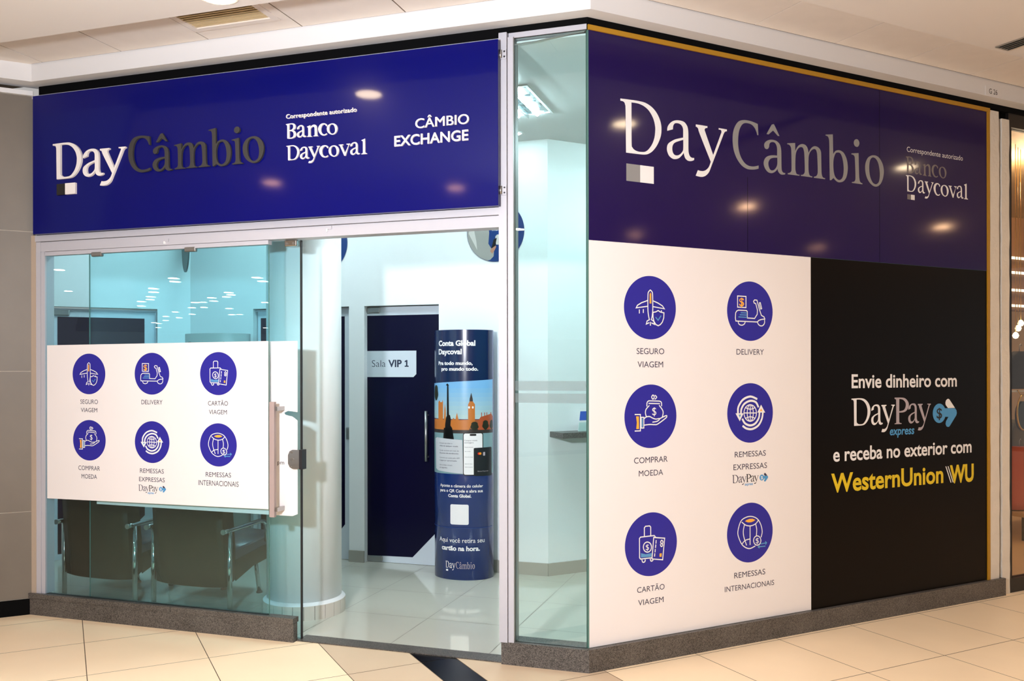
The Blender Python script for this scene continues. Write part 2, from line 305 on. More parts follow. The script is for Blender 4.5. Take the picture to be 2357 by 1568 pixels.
# ---- mesh builder
class MB:
    def __init__(self):
        self.bm = bmesh.new()
        self.mats = []
    def mi(self, m):
        if m is None:
            return 0
        if m not in self.mats:
            self.mats.append(m)
        return self.mats.index(m)
    def face(self, pts, m=None, smooth=False):
        try:
            f = self.bm.faces.new([self.bm.verts.new(p) for p in pts])
        except ValueError:
            return None
        f.material_index = self.mi(m)
        f.smooth = smooth
        return f
    def hexa(self, p, m=None, side=None):
        """p: 8 points, bottom loop 0-3, top loop 4-7"""
        v = [self.bm.verts.new(q) for q in p]
        for k, ids in enumerate(((3, 2, 1, 0), (4, 5, 6, 7), (0, 1, 5, 4), (1, 2, 6, 5), (2, 3, 7, 6), (3, 0, 4, 7))):
            f = self.bm.faces.new([v[i] for i in ids])
            f.material_index = self.mi(m)
        return self
    def box(self, x0, x1, y0, y1, z0, z1, m=None):
        return self.hexa([(x0, y0, z0), (x1, y0, z0), (x1, y1, z0), (x0, y1, z0),
                          (x0, y0, z1), (x1, y0, z1), (x1, y1, z1), (x0, y1, z1)], m)
    def fbox(self, F, s0, s1, z0, z1, o0, o1, m=None):
        """box in a plane frame, o0 = back, o1 = front"""
        return self.hexa([F(s0, z0, o1), F(s1, z0, o1), F(s1, z0, o0), F(s0, z0, o0),
                          F(s0, z1, o1), F(s1, z1, o1), F(s1, z1, o0), F(s0, z1, o0)], m)
    def pane(self, F, s0, s1, z0, z1, o0, o1, gm, em):
        """glass sheet: the two large faces in gm, the four cut edges in em"""
        p = [F(s0, z0, o1), F(s1, z0, o1), F(s1, z0, o0), F(s0, z0, o0), F(s0, z1, o1), F(s1, z1, o1), F(s1, z1, o0), F(s0, z1, o0)]
        v = [self.bm.verts.new(q) for q in p]
        for ids, m in (((3, 2, 1, 0), em), ((4, 5, 6, 7), em), ((0, 1, 5, 4), gm), ((1, 2, 6, 5), em), ((2, 3, 7, 6), gm), ((3, 0, 4, 7), em)):
            f = self.bm.faces.new([v[i] for i in ids]); f.material_index = self.mi(m)
        return self
    def prism(self, pts, z0, z1, m=None, mtop=None):
        n = len(pts)
        lo = [self.bm.verts.new((x, y, z0)) for x, y in pts]
        hi = [self.bm.verts.new((x, y, z1)) for x, y in pts]
        f = self.bm.faces.new(hi); f.material_index = self.mi(mtop or m)
        f = self.bm.faces.new(lo[::-1]); f.material_index = self.mi(m)
        for i in range(n):
            f = self.bm.faces.new((lo[i], lo[(i + 1) % n], hi[(i + 1) % n], hi[i])); f.material_index = self.mi(m)
        return self
    def lathe(self, cx, cy, prof, seg=32, m=None, smooth=True, cap=True):
        """prof: [(radius, z)] bottom to top"""
        rings = [[self.bm.verts.new((cx + r * math.cos(2 * math.pi * i / seg), cy + r * math.sin(2 * math.pi * i / seg), z)) for i in range(seg)] for r, z in prof]
        for a, b in zip(rings, rings[1:]):
            for i in range(seg):
                f = self.bm.faces.new((a[i], a[(i + 1) % seg], b[(i + 1) % seg], b[i])); f.smooth = smooth; f.material_index = self.mi(m)
        if cap:
            f = self.bm.faces.new(rings[0][::-1]); f.material_index = self.mi(m)
            f = self.bm.faces.new(rings[-1]); f.material_index = self.mi(m)
        return self
    def tube(self, pts, r, seg=12, m=None):
        pts = [Vector(p) for p in pts]
        rings = []
        up = Vector((0, 0, 1))
        prev = None
        for i, p in enumerate(pts):
            d = (pts[min(i + 1, len(pts) - 1)] - pts[max(i - 1, 0)]).normalized()
            a = d.cross(up)
            if a.length < 1e-3:
                a = d.cross(Vector((1, 0, 0)))
            a.normalize()
            if prev is not None:
                a = prev - d * prev.dot(d); a.normalize()
            prev = a
            b = d.cross(a)
            rings.append([self.bm.verts.new(p + (a * math.cos(t) + b * math.sin(t)) * r) for t in [2 * math.pi * k / seg for k in range(seg)]])
        for A, B in zip(rings, rings[1:]):
            for k in range(seg):
                f = self.bm.faces.new((A[k], A[(k + 1) % seg], B[(k + 1) % seg], B[k])); f.smooth = True; f.material_index = self.mi(m)
        for R in (rings[0][::-1], rings[-1]):
            f = self.bm.faces.new(R); f.material_index = self.mi(m)
        return self
    def fill(self, contours, put, m=None, depth=None):
        """2D contours (outer first, then holes) triangulated; put(x, y, d) -> world; depth extrudes back to d = 0"""
        flat = [p for c in contours for p in c]
        tris = tessellate_polygon([[Vector((x, y, 0)) for x, y in c] for c in contours])
        d1 = depth or 0.0
        vs = [self.bm.verts.new(put(x, y, d1)) for x, y in flat]
        for t in tris:
            a, b, c = [flat[i] for i in t]
            if (b[0] - a[0]) * (c[1] - a[1]) - (b[1] - a[1]) * (c[0] - a[0]) < 0:
                t = t[::-1]
            try:
                f = self.bm.faces.new([vs[i] for i in t]); f.material_index = self.mi(m)
            except ValueError:
                pass
        if depth:
            i0 = 0
            for c in contours:
                n = len(c)
                lo = [self.bm.verts.new(put(x, y, 0.0)) for x, y in c]
                hi = [self.bm.verts.new(put(x, y, d1)) for x, y in c]
                for i in range(n):
                    f = self.bm.faces.new((lo[i], lo[(i + 1) % n], hi[(i + 1) % n], hi[i])); f.material_index = self.mi(m)
                i0 += n
        return self
    def stroke(self, pts, w, put, m=None, closed=False):
        """mitred ribbon of width w along 2D points"""
        P = [Vector(p) for p in pts]
        n = len(P)
        L, R = [], []
        for i in range(n):
            a = P[(i - 1) % n] if closed or i > 0 else None
            b = P[(i + 1) % n] if closed or i < n - 1 else None
            d1 = (P[i] - a).normalized() if a is not None else None
            d2 = (b - P[i]).normalized() if b is not None else None
            d1 = d1 if d1 is not None else d2
            d2 = d2 if d2 is not None else d1
            n1, n2 = Vector((-d1.y, d1.x)), Vector((-d2.y, d2.x))
            mt = n1 + n2
            mt = mt.normalized() if mt.length > 1e-6 else n1
            k = w / 2 / max(0.45, mt.dot(n1))
            q = P[i].copy()
            if not closed and i == 0: q = q - d2 * w * 0.35
            if not closed and i == n - 1: q = q + d1 * w * 0.35
            L.append(q + mt * k); R.append(q - mt * k)
        vl = [self.bm.verts.new(put(p.x, p.y, 0.0)) for p in L]
        vr = [self.bm.verts.new(put(p.x, p.y, 0.0)) for p in R]
        for i in range(n if closed else n - 1):
            j = (i + 1) % n
            f = self.bm.faces.new((vr[i], vr[j], vl[j], vl[i])); f.material_index = self.mi(m)
        return self
    def bevel(self, w, seg=2):
        bmesh.ops.remove_doubles(self.bm, verts=self.bm.verts[:], dist=1e-5)
        bmesh.ops.bevel(self.bm, geom=self.bm.edges[:], offset=w, segments=seg, affect='EDGES', profile=0.5)
        return self
    def build(self, name, m=None, parent=None, recalc=True):
        if recalc:
            bmesh.ops.recalc_face_normals(self.bm, faces=self.bm.faces[:])
        me = bpy.data.meshes.new(name)
        self.bm.to_mesh(me); self.bm.free()
        ms = self.mats if self.mats else [m]
        for q in ms:
            me.materials.append(q if q is not None else m)
        o = bpy.data.objects.new(name, me)
        COL.objects.link(o)
        if parent is not None:
            o.parent = parent
            o.matrix_parent_inverse = parent.matrix_basis.inverted()
        return o

def tag(o, label=None, cat=None, group=None, kind=None):
    if label: o['label'] = label
    if cat: o['category'] = cat
    if group: o['group'] = group
    if kind: o['kind'] = kind
    return o
def thing(name, label, cat, loc=(0, 0, 0), group=None):
    o = bpy.data.objects.new(name, None)
    o.empty_display_size = 0.1
    COL.objects.link(o)
    o.location = loc
    return tag(o, label, cat, group)
def struct(name, mb, m=None, parent=None, recalc=True):
    o = mb.build(name, m, parent, recalc)
    if parent is None: o['kind'] = 'structure'
    return o
def dup(root, loc, label=None, group=None):
    r = root.copy(); COL.objects.link(r); r.location = loc
    if label: r['label'] = label
    if group: r['group'] = group
    for ch in list(root.children):
        c = ch.copy(); COL.objects.link(c); c.parent = r; c.matrix_parent_inverse = ch.matrix_parent_inverse
        for g in ch.children:
            d = g.copy(); COL.objects.link(d); d.parent = c; d.matrix_parent_inverse = g.matrix_parent_inverse
    return r

# ---- curves and lettering
def catmull(pts, closed=True, step=5):
    """pts: (x, y, corner) -> polyline, smooth except at corners"""
    n = len(pts)
    out = []
    rng = range(n) if closed else range(n - 1)
    for i in rng:
        p1, p2 = pts[i], pts[(i + 1) % n]
        p0 = pts[(i - 1) % n] if (closed or i > 0) else p1
        p3 = pts[(i + 2) % n] if (closed or i < n - 2) else p2
        if p1[2]: p0 = p1
        if p2[2]: p3 = p2
        out.append((p1[0], p1[1]))
        if p1[2] and p2[2]:
            continue
        for k in range(1, step):
            t = k / step
            h = lambda a, b, c, d: 0.5 * (2 * b + (c - a) * t + (2 * a - 5 * b + 4 * c - d) * t * t + (3 * b - a - 3 * c + d) * t ** 3)
            out.append((h(p0[0], p1[0], p2[0], p3[0]), h(p0[1], p1[1], p2[1], p3[1])))
    if not closed:
        out.append((pts[-1][0], pts[-1][1]))
    return out
def parse(s):
    r = []
    for t in s.split():
        c = t.endswith('C')
        x, y = t.rstrip('C').split(',')
        r.append((float(x) / 1000, float(y) / 1000, c))
    return r
def serif_letter(mb, g, x0, x1, z0, H, put, m, depth=None):
    w, cs = SERIF[g]
    k = (x1 - x0) / w
    loops = [[(x0 + x * k, z0 + y * H) for x, y in catmull(parse(c), True, 4)] for c in cs]
    if g == 'i':
        mb.fill([loops[0]], put, m, depth); mb.fill([loops[1]], put, m, depth)
    else:
        mb.fill(loops, put, m, depth)
def on(F, off):
    return lambda x, y, d: F(x, y, off + d)

_txt = {}
def text_mesh(body, offset=0.0, extrude=0.0, shear=0.0):
    key = (body, offset, extrude, shear)
    if key in _txt: return _txt[key]
    c = bpy.data.curves.new('lettering', 'FONT')
    c.body = body; c.offset = offset; c.extrude = extrude; c.shear = shear; c.size = 1.0; c.resolution_u = 4
    o = bpy.data.objects.new('lettering', c)
    COL.objects.link(o)
    bpy.context.view_layer.update()
    ev = o.evaluated_get(bpy.context.evaluated_depsgraph_get())
    me = ev.to_mesh()
    vs = [tuple(v.co) for v in me.vertices]
    fs = [tuple(p.vertices) for p in me.polygons]
    ev.to_mesh_clear()
    bpy.data.objects.remove(o); bpy.data.curves.remove(c)
    _txt[key] = (vs, fs)
    return _txt[key]
CAPH = max(v[1] for v in text_mesh('H')[0])
def put_text(mb, body, x0, x1, z0, H, put, m, weight=0.0, depth=None, shear=0.0):
    """sans lettering fitted between x0 and x1 on baseline z0 with capital height H"""
    if 'M' in body and weight > 0:      # thicken by two copies set side by side
        q = weight * H * 2.4
        put_text(mb, body, x0, x1 - q, z0, H, put, m, 0.0, depth, shear)
        put_text(mb, body, x0 + q, x1, z0, H, lambda x, y, d: put(x, y, d + 0.0003), m, 0.0, depth, shear)
        return
    vs, fs = text_mesh(body, weight, 0.5 if depth else 0.0, shear)
    a = min(v[0] for v in vs); b = max(v[0] for v in vs)
    sx = (x1 - x0) / (b - a); sy = H / CAPH
    bv = [mb.bm.verts.new(put(x0 + (v[0] - a) * sx, z0 + v[1] * sy, (v[2] + 0.5) * depth if depth else 0.0)) for v in vs]
    k = mb.mi(m)
    for f in fs:
        try:
            q = mb.bm.faces.new([bv[i] for i in f]); q.material_index = k
        except ValueError:
            pass
def ellipse(cx, cy, rx, ry, n=48):
    return [(cx + rx * math.cos(2 * math.pi * i / n), cy + ry * math.sin(2 * math.pi * i / n)) for i in range(n)]


# ================================================================ materials
M = dict(
    white_paint=mat('white_paint', (224, 224, 226), 0.55),
    shop_white=mat('shop_white', (234, 238, 240), 0.5),
    ceiling=mat('ceiling_paint', (228, 222, 217), 0.7),
    panel=mat('ceiling_tile', (232, 224, 216), 0.75, noise=(9, 0.02)),
    black_gap=mat('black_gap', (6, 6, 7), 0.85, spec=0.1),
    aluminium=mat('painted_aluminium', (184, 184, 193), 0.38, spec=0.5),
    alu_dark=mat('aluminium_shadow_joint', (92, 90, 94), 0.6),
    grout=mat('floor_joint', (96, 78, 58), 0.9),
    tile_cream=mat('cream_floor_tile', (248, 224, 190), 0.42, spec=0.35, noise=(2.5, 0.025)),
    tile_tan=mat('tan_floor_tile', (208, 184, 156), 0.42, spec=0.35, noise=(2.5, 0.03)),
    tile_black=mat('black_floor_tile', (14, 13, 14), 0.22),
    shop_tile=mat('porcelain_floor_tile', (196, 194, 182), 0.05, spec=0.75, noise=(1.2, 0.02)),
    shop_joint=mat('porcelain_joint', (120, 116, 108), 0.6),
    granite=mat('grey_granite', (112, 104, 99), 0.42, bump=(300, 0.05)),
    greywall=mat('taupe_wall_tile', (112, 104, 94), 0.5, noise=(3.5, 0.06)),
    greyjoint=mat('pale_wall_joint', (196, 186, 172), 0.8),
    sign_blue=mat('blue_sign_sheet', (2, 6, 98), 0.30, spec=0.10, coat=0.34, coat_rough=0.075),
    purple=mat('purple_film', (24, 7, 74), 0.30, spec=0.10, coat=0.52, coat_rough=0.085),
    brown_film=mat('black_film', (9, 5, 4), 0.3, spec=0.12),
    poster_white=mat('white_vinyl', (238, 234, 235), 0.45, spec=0.35),
    print_white=mat('print_white', (238, 238, 240), 0.4, spec=0.35),
    letter_white=mat('raised_letter_white', (235, 230, 228), 0.4, spec=0.3),
    letter_grey=mat('raised_letter_grey', (60, 59, 58), 0.45, spec=0.3),
    letter_black=mat('raised_square_black', (30, 28, 28), 0.5),
    print_grey=mat('print_grey', (142, 142, 143), 0.4, spec=0.35),
    print_dim=mat('print_dim_grey', (110, 104, 108), 0.35),
    print_lilac=mat('print_lilac_grey', (176, 166, 174), 0.4),
    yellow=mat('yellow_frame', (178, 130, 24), 0.42),
    wu_yellow=mat('print_yellow', (226, 196, 22), 0.4),
    sky_blue=mat('print_sky_blue', (74, 152, 208), 0.4),
    icon_blue=mat('icon_blue', (42, 38, 150), 0.4, spec=0.35),
    icon_orange=mat('icon_orange', (250, 176, 60), 0.4),
    icon_teal=mat('icon_teal', (88, 152, 204), 0.4),
    ink=mat('navy_ink', (52, 52, 76), 0.5),
    ink_black=mat('black_ink', (26, 24, 26), 0.5),
    ink_navy=mat('dark_navy_ink', (24, 36, 62), 0.5),
    chrome=mat('chrome', (205, 203, 200), 0.12, metal=1.0),
    steel=mat('brushed_steel', (176, 176, 176), 0.3, metal=1.0),
    steel_dark=mat('dark_steel', (58, 58, 62), 0.35, metal=0.6),
    pull=mat('rose_grey_pull', (168, 150, 147), 0.4, spec=0.4),
    leather=mat('brown_leather', (54, 39, 23), 0.45, spec=0.3),
    leather_seat=mat('dark_grey_leather', (62, 62, 70), 0.3, spec=0.5),
    door_white=mat('frosted_door_white', (206, 216, 226), 0.3),
    door_film=mat('navy_door_film', (9, 6, 38), 0.26, spec=0.25),
    skirting=mat('beige_skirting', (158, 156, 148), 0.35),
    cream_tile=mat('column_foot_tile', (204, 196, 186), 0.35),
    col_plaster=mat('rough_white_plaster', (222, 216, 206), 0.8, bump=(40, 0.4), noise=(12, 0.03)),
    totem_navy=mat('totem_navy', (10, 30, 72), 0.18, spec=0.6, coat=0.3),
    totem_blue=mat('totem_blue', (14, 44, 112), 0.18, spec=0.6, coat=0.3),
    totem_grey=mat('totem_grey', (150, 158, 158), 0.25, spec=0.5),
    dark_frame=mat('dark_shop_frame', (22, 17, 15), 0.4),
    lamp_trim=mat('lamp_trim', (240, 232, 222), 0.4),
    lamp_on=mat('lamp_warm', (255, 230, 190), 0.5, emit=((1.0, 0.75, 0.47), 80.0)),
    lamp_mid=mat('lamp_warm_mid', (255, 214, 170), 0.5, emit=((1.0, 0.58, 0.30), 190.0)),
    lamp_low=mat('lamp_warm_low', (255, 204, 160), 0.5, emit=((1.0, 0.50, 0.28), 70.0)),
    lamp_on_far=mat('lamp_far', (255, 245, 230), 0.5, emit=((1.0, 0.86, 0.70), 60.0)),
    tube_on=mat('fluorescent_tube', (255, 255, 255), 0.5, emit=((0.76, 0.96, 1.0), 170.0)),
    louvre=mat('mirror_louvre', (210, 222, 226), 0.15, metal=1.0),
)
M['glass_left'] = glass('shop_glass_green', (0.83, 0.955, 0.972))
M['glass_corner'] = glass('shop_glass_corner', (0.905, 0.975, 0.965))
M['glass_door'] = glass('shop_glass_door', (0.93, 0.975, 0.96))
M['glass_shop'] = glass('next_shop_glass', (0.97, 0.97, 0.96))
M['glass_edge'] = mat('glass_cut_edge', (92, 132, 124), 0.15)
M['stripe'] = frosted('frosted_stripe', (120, 132, 134), 0.32)

def granite_nodes(m):
    nt = m.node_tree
    p = nt.nodes['Principled BSDF']
    tc = nt.nodes.new('ShaderNodeTexCoord')
    vo = nt.nodes.new('ShaderNodeTexVoronoi'); vo.inputs['Scale'].default_value = 260
    no = nt.nodes.new('ShaderNodeTexNoise'); no.inputs['Scale'].default_value = 420; no.inputs['Detail'].default_value = 3
    n3 = nt.nodes.new('ShaderNodeTexNoise'); n3.inputs['Scale'].default_value = 5
    cr = nt.nodes.new('ShaderNodeValToRGB')
    cr.color_ramp.elements[0].position = 0.30; cr.color_ramp.elements[0].color = lin(30, 28, 27)
    cr.color_ramp.elements[1].position = 0.72; cr.color_ramp.elements[1].color = lin(112, 106, 101)
    ad = nt.nodes.new('ShaderNodeMath'); ad.operation = 'MULTIPLY_ADD'; ad.inputs[1].default_value = 0.35
    sep = nt.nodes.new('ShaderNodeSeparateColor')
    L = nt.links.new
    L(tc.outputs['Object'], vo.inputs['Vector']); L(tc.outputs['Object'], no.inputs['Vector']); L(tc.outputs['Object'], n3.inputs['Vector'])
    L(vo.outputs['Color'], sep.inputs[0]); L(sep.outputs[0], ad.inputs[0]); L(no.outputs['Fac'], ad.inputs[2])
    ad2 = nt.nodes.new('ShaderNodeMath'); ad2.operation = 'MULTIPLY_ADD'; ad2.inputs[1].default_value = 0.25
    L(n3.outputs['Fac'], ad2.inputs[0]); L(ad.outputs[0], ad2.inputs[2])
    sb = nt.nodes.new('ShaderNodeMath'); sb.operation = 'SUBTRACT'; sb.inputs[1].default_value = 0.28
    L(ad2.outputs[0], sb.inputs[0]); L(sb.outputs[0], cr.inputs[0]); L(cr.outputs[0], p.inputs['Base Color'])
granite_nodes(M['granite'])

# ================================================================ mall floor, ceilings, walls
mb = MB()
ul = [-0.735 - 0.41 - 0.61 * k for k in range(16)][::-1] + [-0.735, -0.535] + [0.083 + 0.6075 * k for k in range(24)]
vl = [-3.63 + 0.618 * k for k in range(6)] + [0.055 + 0.64 * k for k in range(22)]
g = 0.0022
mb.face([uv(-11, -4.2, -0.002), uv(15, -4.2, -0.002), uv(15, 14.5, -0.002), uv(-11, 14.5, -0.002)], M['grout'])
for i in range(len(ul) - 1):
    for j in range(len(vl) - 1):
        u0, u1, v0, v1 = ul[i] + g, ul[i + 1] - g, vl[j] + g, vl[j + 1] - g
        um = (u0 + u1) / 2
        m = M['tile_cream']
        if -0.75 < um < -0.52: m = M['tile_black']
        elif -1.15 < um < 0.09: m = M['tile_tan']
        mb.face([uv(u0, v0), uv(u1, v0), uv(u1, v1), uv(u0, v1)], m)
struct('floor', mb, M['grout'], recalc=False)

# slab ceiling that hangs lower, its edge follows both shop fronts
mb = MB()
def xy(u, v): p = uv(u, v); return (p.x, p.y)
slab = [(-3.41, -0.74), (0.274, -0.74), xy(13, 0.717), xy(13, 42), xy(-42, 42), xy(-42, -1.89)]
mb.prism(slab, 3.44, 3.66, M['ceiling'])
struct('ceiling', mb, M['ceiling'])
# strip of square ceiling tiles between slab and shop front
mb = MB()
for a, b in (((-5.0, 0.3), (0.6, -0.95)),):
    mb.face([(-4.9, 0.25, 3.583), (0.0, 0.25, 3.583), (0.50, -0.95, 3.583), (-4.9, -0.95, 3.583)], M['grout'])
mb.face([uv(-0.05, -0.1, 3.583), uv(14, -0.1, 3.583), uv(14, 0.95, 3.583), uv(-0.05, 0.95, 3.583)], M['grout'])
xs = [-4.84, -4.195, -3.555, -2.933, -2.293, -1.653, -1.003, -0.36, 0.42]
for a, b in zip(xs, xs[1:]):
    mb.box(a + 0.004, b - 0.004, -0.95, -0.108, 3.58, 3.60, M['panel'])
us = [-0.19, 0.43, 1.063, 1.70, 2.332, 2.965, 3.60, 4.23, 4.87, 5.5, 6.1]
for a, b in zip(us, us[1:]):
    mb.hexa([uv(a + .002, .108, 3.5806), uv(b - .002, .108, 3.5806), uv(b - .002, .95, 3.5806), uv(a + .002, .95, 3.5806),
             uv(a + .002, .108, 3.60), uv(b - .002, .108, 3.60), uv(b - .002, .95, 3.60), uv(a + .002, .95, 3.60)], M['panel'])
mb.prism([(-0.30, -0.11), (0.03, -0.11), xy(0.44, 0.11), xy(0.44, 0.95), (0.50, -0.95), (-0.30, -0.95)], 3.5812, 3.5822, M['panel'])
struct('ceiling_panel_band', mb, M['panel'])

# white fascia above the shop fronts
def off_path(d):
    """plan line d outside the shop fronts: grey wall end, left end, corner, right"""
    # left wall at v = -2.61 + d meets A at y = -d ; A meets B at v = d
    xl = -2.61 / S2 + d / S2 - d
    xc = d / S2 - d
    return [xy(-9, -2.61 + d), (xl, -d), (xc, -d), xy(13, d)]
mb = MB()
o, i = off_path(0.10), off_path(-0.05)
for k in range(3):
    (ax, ay), (bx, by), (cx, cy), (dx, dy) = o[k], o[k + 1], i[k + 1], i[k]
    mb.hexa([(ax, ay, 3.468), (bx, by, 3.468), (cx, cy, 3.468), (dx, dy, 3.468), (ax, ay, 3.585), (bx, by, 3.585), (cx, cy, 3.585), (dx, dy, 3.585)], M['white_paint'])
struct('trim_1', mb, M['white_paint'])
# black recess between fascia and shop front
mb = MB()
o, i = off_path(0.005), off_path(-0.12)
for k in (1, 2):
    (ax, ay), (bx, by), (cx, cy), (dx, dy) = o[k], o[k + 1], i[k + 1], i[k]
    mb.hexa([(ax, ay, 3.40 if k == 1 else 3.428), (bx, by, 3.40 if k == 1 else 3.428), (cx, cy, 3.428), (dx, dy, 3.428), (ax, ay, 3.4675), (bx, by, 3.4675), (cx, cy, 3.4675), (dx, dy, 3.4675)], M['black_gap'])
struct('trim_2', mb, M['black_gap'])

# grey tiled wall on the left
mb = MB()
mb.fbox(FB, -9, -2.645, 0.0, 3.40, -2.9, -2.613, M['greyjoint'])
for z0, z1 in ((0.105, 0.675), (0.675, 1.595), (1.595, 2.51), (2.51, 3.40)):
    for k in range(5):
        mb.fbox(FB, -2.645 - 1.22 * (k + 1) + 0.003, -2.645 - 1.22 * k - 0.0015, z0 + 0.002, z1 - 0.002, -2.614, -2.610, M['greywall'])
struct('wall_left', mb, M['greywall'])
struct('baseboard_left', MB().fbox(FB, -9, -2.66, 0, 0.104, -2.62, -2.606), M['black_gap'])
struct('trim_3', MB().fbox(FB, -9, -2.645, 3.40, 3.43, -2.9, -2.592), M['white_paint'])

# far sides of the mall, seen only as soft reflections
mallwall = mat('far_mall_wall', (150, 128, 108), 0.7)
struct('wall_far', MB().fbox(FB, -42, 13, 0, 3.5, 42, 42.3), mallwall)

# ================================================================ exchange shop interior
def shop_floor():
    def clip(P):
        """keep the part of a tile that lies inside the right shop front"""
        out = []
        for i in range(len(P)):
            p, q = P[i], P[(i + 1) % len(P)]
            fp, fq = p[1] - p[0] - 0.03, q[1] - q[0] - 0.03
            if fp >= 0: out.append(p)
            if (fp >= 0) != (fq >= 0):
                t = fp / (fp - fq); out.append((p[0] + (q[0] - p[0]) * t, p[1] + (q[1] - p[1]) * t))
        return out
    mb = MB()
    pts = [(-4.95, 0.02), (-0.02, 0.02), (2.35, 2.39), (2.35, 3.6), (-5.6, 3.6), (-5.6, 0.6)]
    mb.prism(pts, 0.0005, 0.002, M['shop_joint'])
    x = -1.81 - 0.6085 * 7
    xs = [-1.81 + 0.6085 * k for k in range(-7, 8)]
    ys = [0.045 + 0.6 * k for k in range(0, 7)]
    g = 0.0018
    for a, b in zip(xs, xs[1:]):
        for c, d in zip(ys, ys[1:]):
            q = clip([(a + g, c + g), (b - g, c + g), (b - g, d - g), (a + g, d - g)])
            if len(q) > 2:
                mb.face([(x, y, .0035) for x, y in q], M['shop_tile'])
    for a, b in zip(xs, xs[1:]):
        if b < -0.1:
            mb.face([(a + g, .022, .0035), (b - g, .022, .0035), (b - g, .043, .0035), (a + g, .043, .0035)], M['shop_tile'])
    return mb
struct('floor_shop', shop_floor(), M['shop_tile'], recalc=False)
CZ = 3.386
struct('ceiling_shop', MB().prism([(-5.6, 0.03), (0.0, 0.03), (2.4, 2.43), (2.4, 4), (-5.6, 4)], CZ, CZ + 0.01), M['shop_white'])
LV = -4.29
BX = -0.774                                    # convex corner between back wall and right wall
# back wall with two door openings
D2 = (-3.42, -2.493); D1 = (-2.352, -1.684); DT = 2.13
mb = MB()
for a, b, z0, z1 in ((-4.2, D2[0], 0, CZ), (D2[0], D2[1], DT, CZ), (D2[1], D1[0], 0, CZ), (D1[0], D1[1], DT, CZ), (D1[1], BX, 0, CZ)):
    mb.fbox(FA, a, b, z0, z1, -2.14, -2.0)
struct('wall_back', mb, M['shop_white'])
mb = MB()
p = FB(0, 0, (BX - 2.0) * S2)
u0 = (BX + 2.0) * S2; v0 = (BX - 2.0) * S2
mb.fbox(FB, u0, u0 + 3.2, 0, CZ, v0 - 0.12, v0)
struct('wall_right', mb, M['shop_white'])
# left wall with one door opening (u from -2.56 to -1.73)
E0, E1, ET = -2.60, -1.735, 2.135
mb = MB()
for a, b, z0, z1 in ((-3.55, E0, 0, CZ), (E0, E1, ET, CZ), (E1, -1.455, 0, CZ)):
    mb.fbox(FB, a, b, z0, z1, LV - 0.14, LV)
struct('wall_shop_left', mb, M['shop_white'])
struct('wall_end', MB().box(-4.95, -3.72, 0.06, 0.12, 0, CZ), M['shop_white'])
struct('wall_corridor', MB().box(-5.6, 2.4, 3.0, 3.1, 0, CZ), M['shop_white'])
mb = MB()
for a, b in ((-4.1, D2[0]), (D2[1], D1[0]), (D1[1], BX)):
    mb.fbox(FA, a, b, 0.003, 0.10, -2.0, -1.988)
mb.box(D2[1] - .0, D2[1] + .012, 2.0, 2.09, 0.003, 0.10)
struct('baseboard_back', mb, M['skirting'])
struct('baseboard_right', MB().fbox(FB, u0 - .005, u0 + 3.2, 0.003, 0.10, v0, v0 + 0.012), M['skirting'])
mb = MB()
for a, b in ((-3.5, E0), (E1, -1.46)):
    mb.fbox(FB, a, b, 0.003, 0.10, LV, LV + 0.012)
struct('baseboard_shop_left', mb, M['skirting'])

# round column with a tiled foot
t = thing('round_column', 'white round plastered column inside the shop beside the glass door', 'column', (-2.061, 0.583, 0))
t['kind'] = 'structure'
MB().lathe(-2.061, 0.583, [(0.243, 0.09), (0.243, CZ)], 64).build('shaft', M['shop_white'], t)
mb = MB()
for k in range(24):
    a0, a1 = 2 * math.pi * k / 24 + 0.006, 2 * math.pi * (k + 1) / 24 - 0.006
    pts = []
    for a in (a0, (a0 + a1) / 2, a1):
        pts.append((-2.061 + 0.268 * math.cos(a), 0.583 + 0.268 * math.sin(a)))
    for a in (a1, (a0 + a1) / 2, a0):
        pts.append((-2.061 + 0.25 * math.cos(a), 0.583 + 0.25 * math.sin(a)))
    mb.prism(pts, 0.003, 0.094, M['cream_tile'])
mb.lathe(-2.061, 0.583, [(0.262, 0.003), (0.262, 0.092)], 48, M['shop_joint'])
mb.build('tiled_foot', M['cream_tile'], t)
prof = [(0.268, 0.093), (0.262, 0.1), (0.252, 0.103), (0.2432, 0.112)]
MB().lathe(-2.061, 0.583, prof, 48, cap=False).build('mortar_bead', M['white_paint'], t)

# ================================================================ shop fronts
# granite plinths
mb = MB()
mb.fbox(FA, -3.735, -1.757, 0.0, 0.109, 0.0, 0.044, M['granite'])
struct_l = thing('granite_plinth', 'low brown-grey granite kerb under the left glass front', 'kerb', (-2.75, -0.02, 0))
mb.build('base_stone', M['granite'], struct_l)
mb = MB()
mb.fbox(FA, -3.735, -2.62, 0.111, 0.141, -0.012, 0.052, M['granite'])
mb.fbox(FA, -2.617, -1.757, 0.111, 0.141, -0.012, 0.050, M['granite'])
mb.build('cap_stone', M['granite'], struct_l)
mb = MB()
mb.prism([(-0.475, -0.03), (0.0124, -0.03), xy(3.452, 0.03), xy(3.452, -0.1), (-0.0414, 0.1), (-0.475, 0.1)], 0.0, 0.122, M['granite'])
tag(mb.build('granite_plinth', M['granite']), 'low grey granite kerb running round the corner under the purple and white panels', 'kerb')
tag(MB().box(-1.755, -0.477, -0.012, 0.10, 0.0005, 0.0065, M['granite']).build('threshold', mat('threshold_granite', (66, 66, 66), 0.4, noise=(160, 0.4))),
    'dark granite threshold strip across the open doorway', 'threshold')

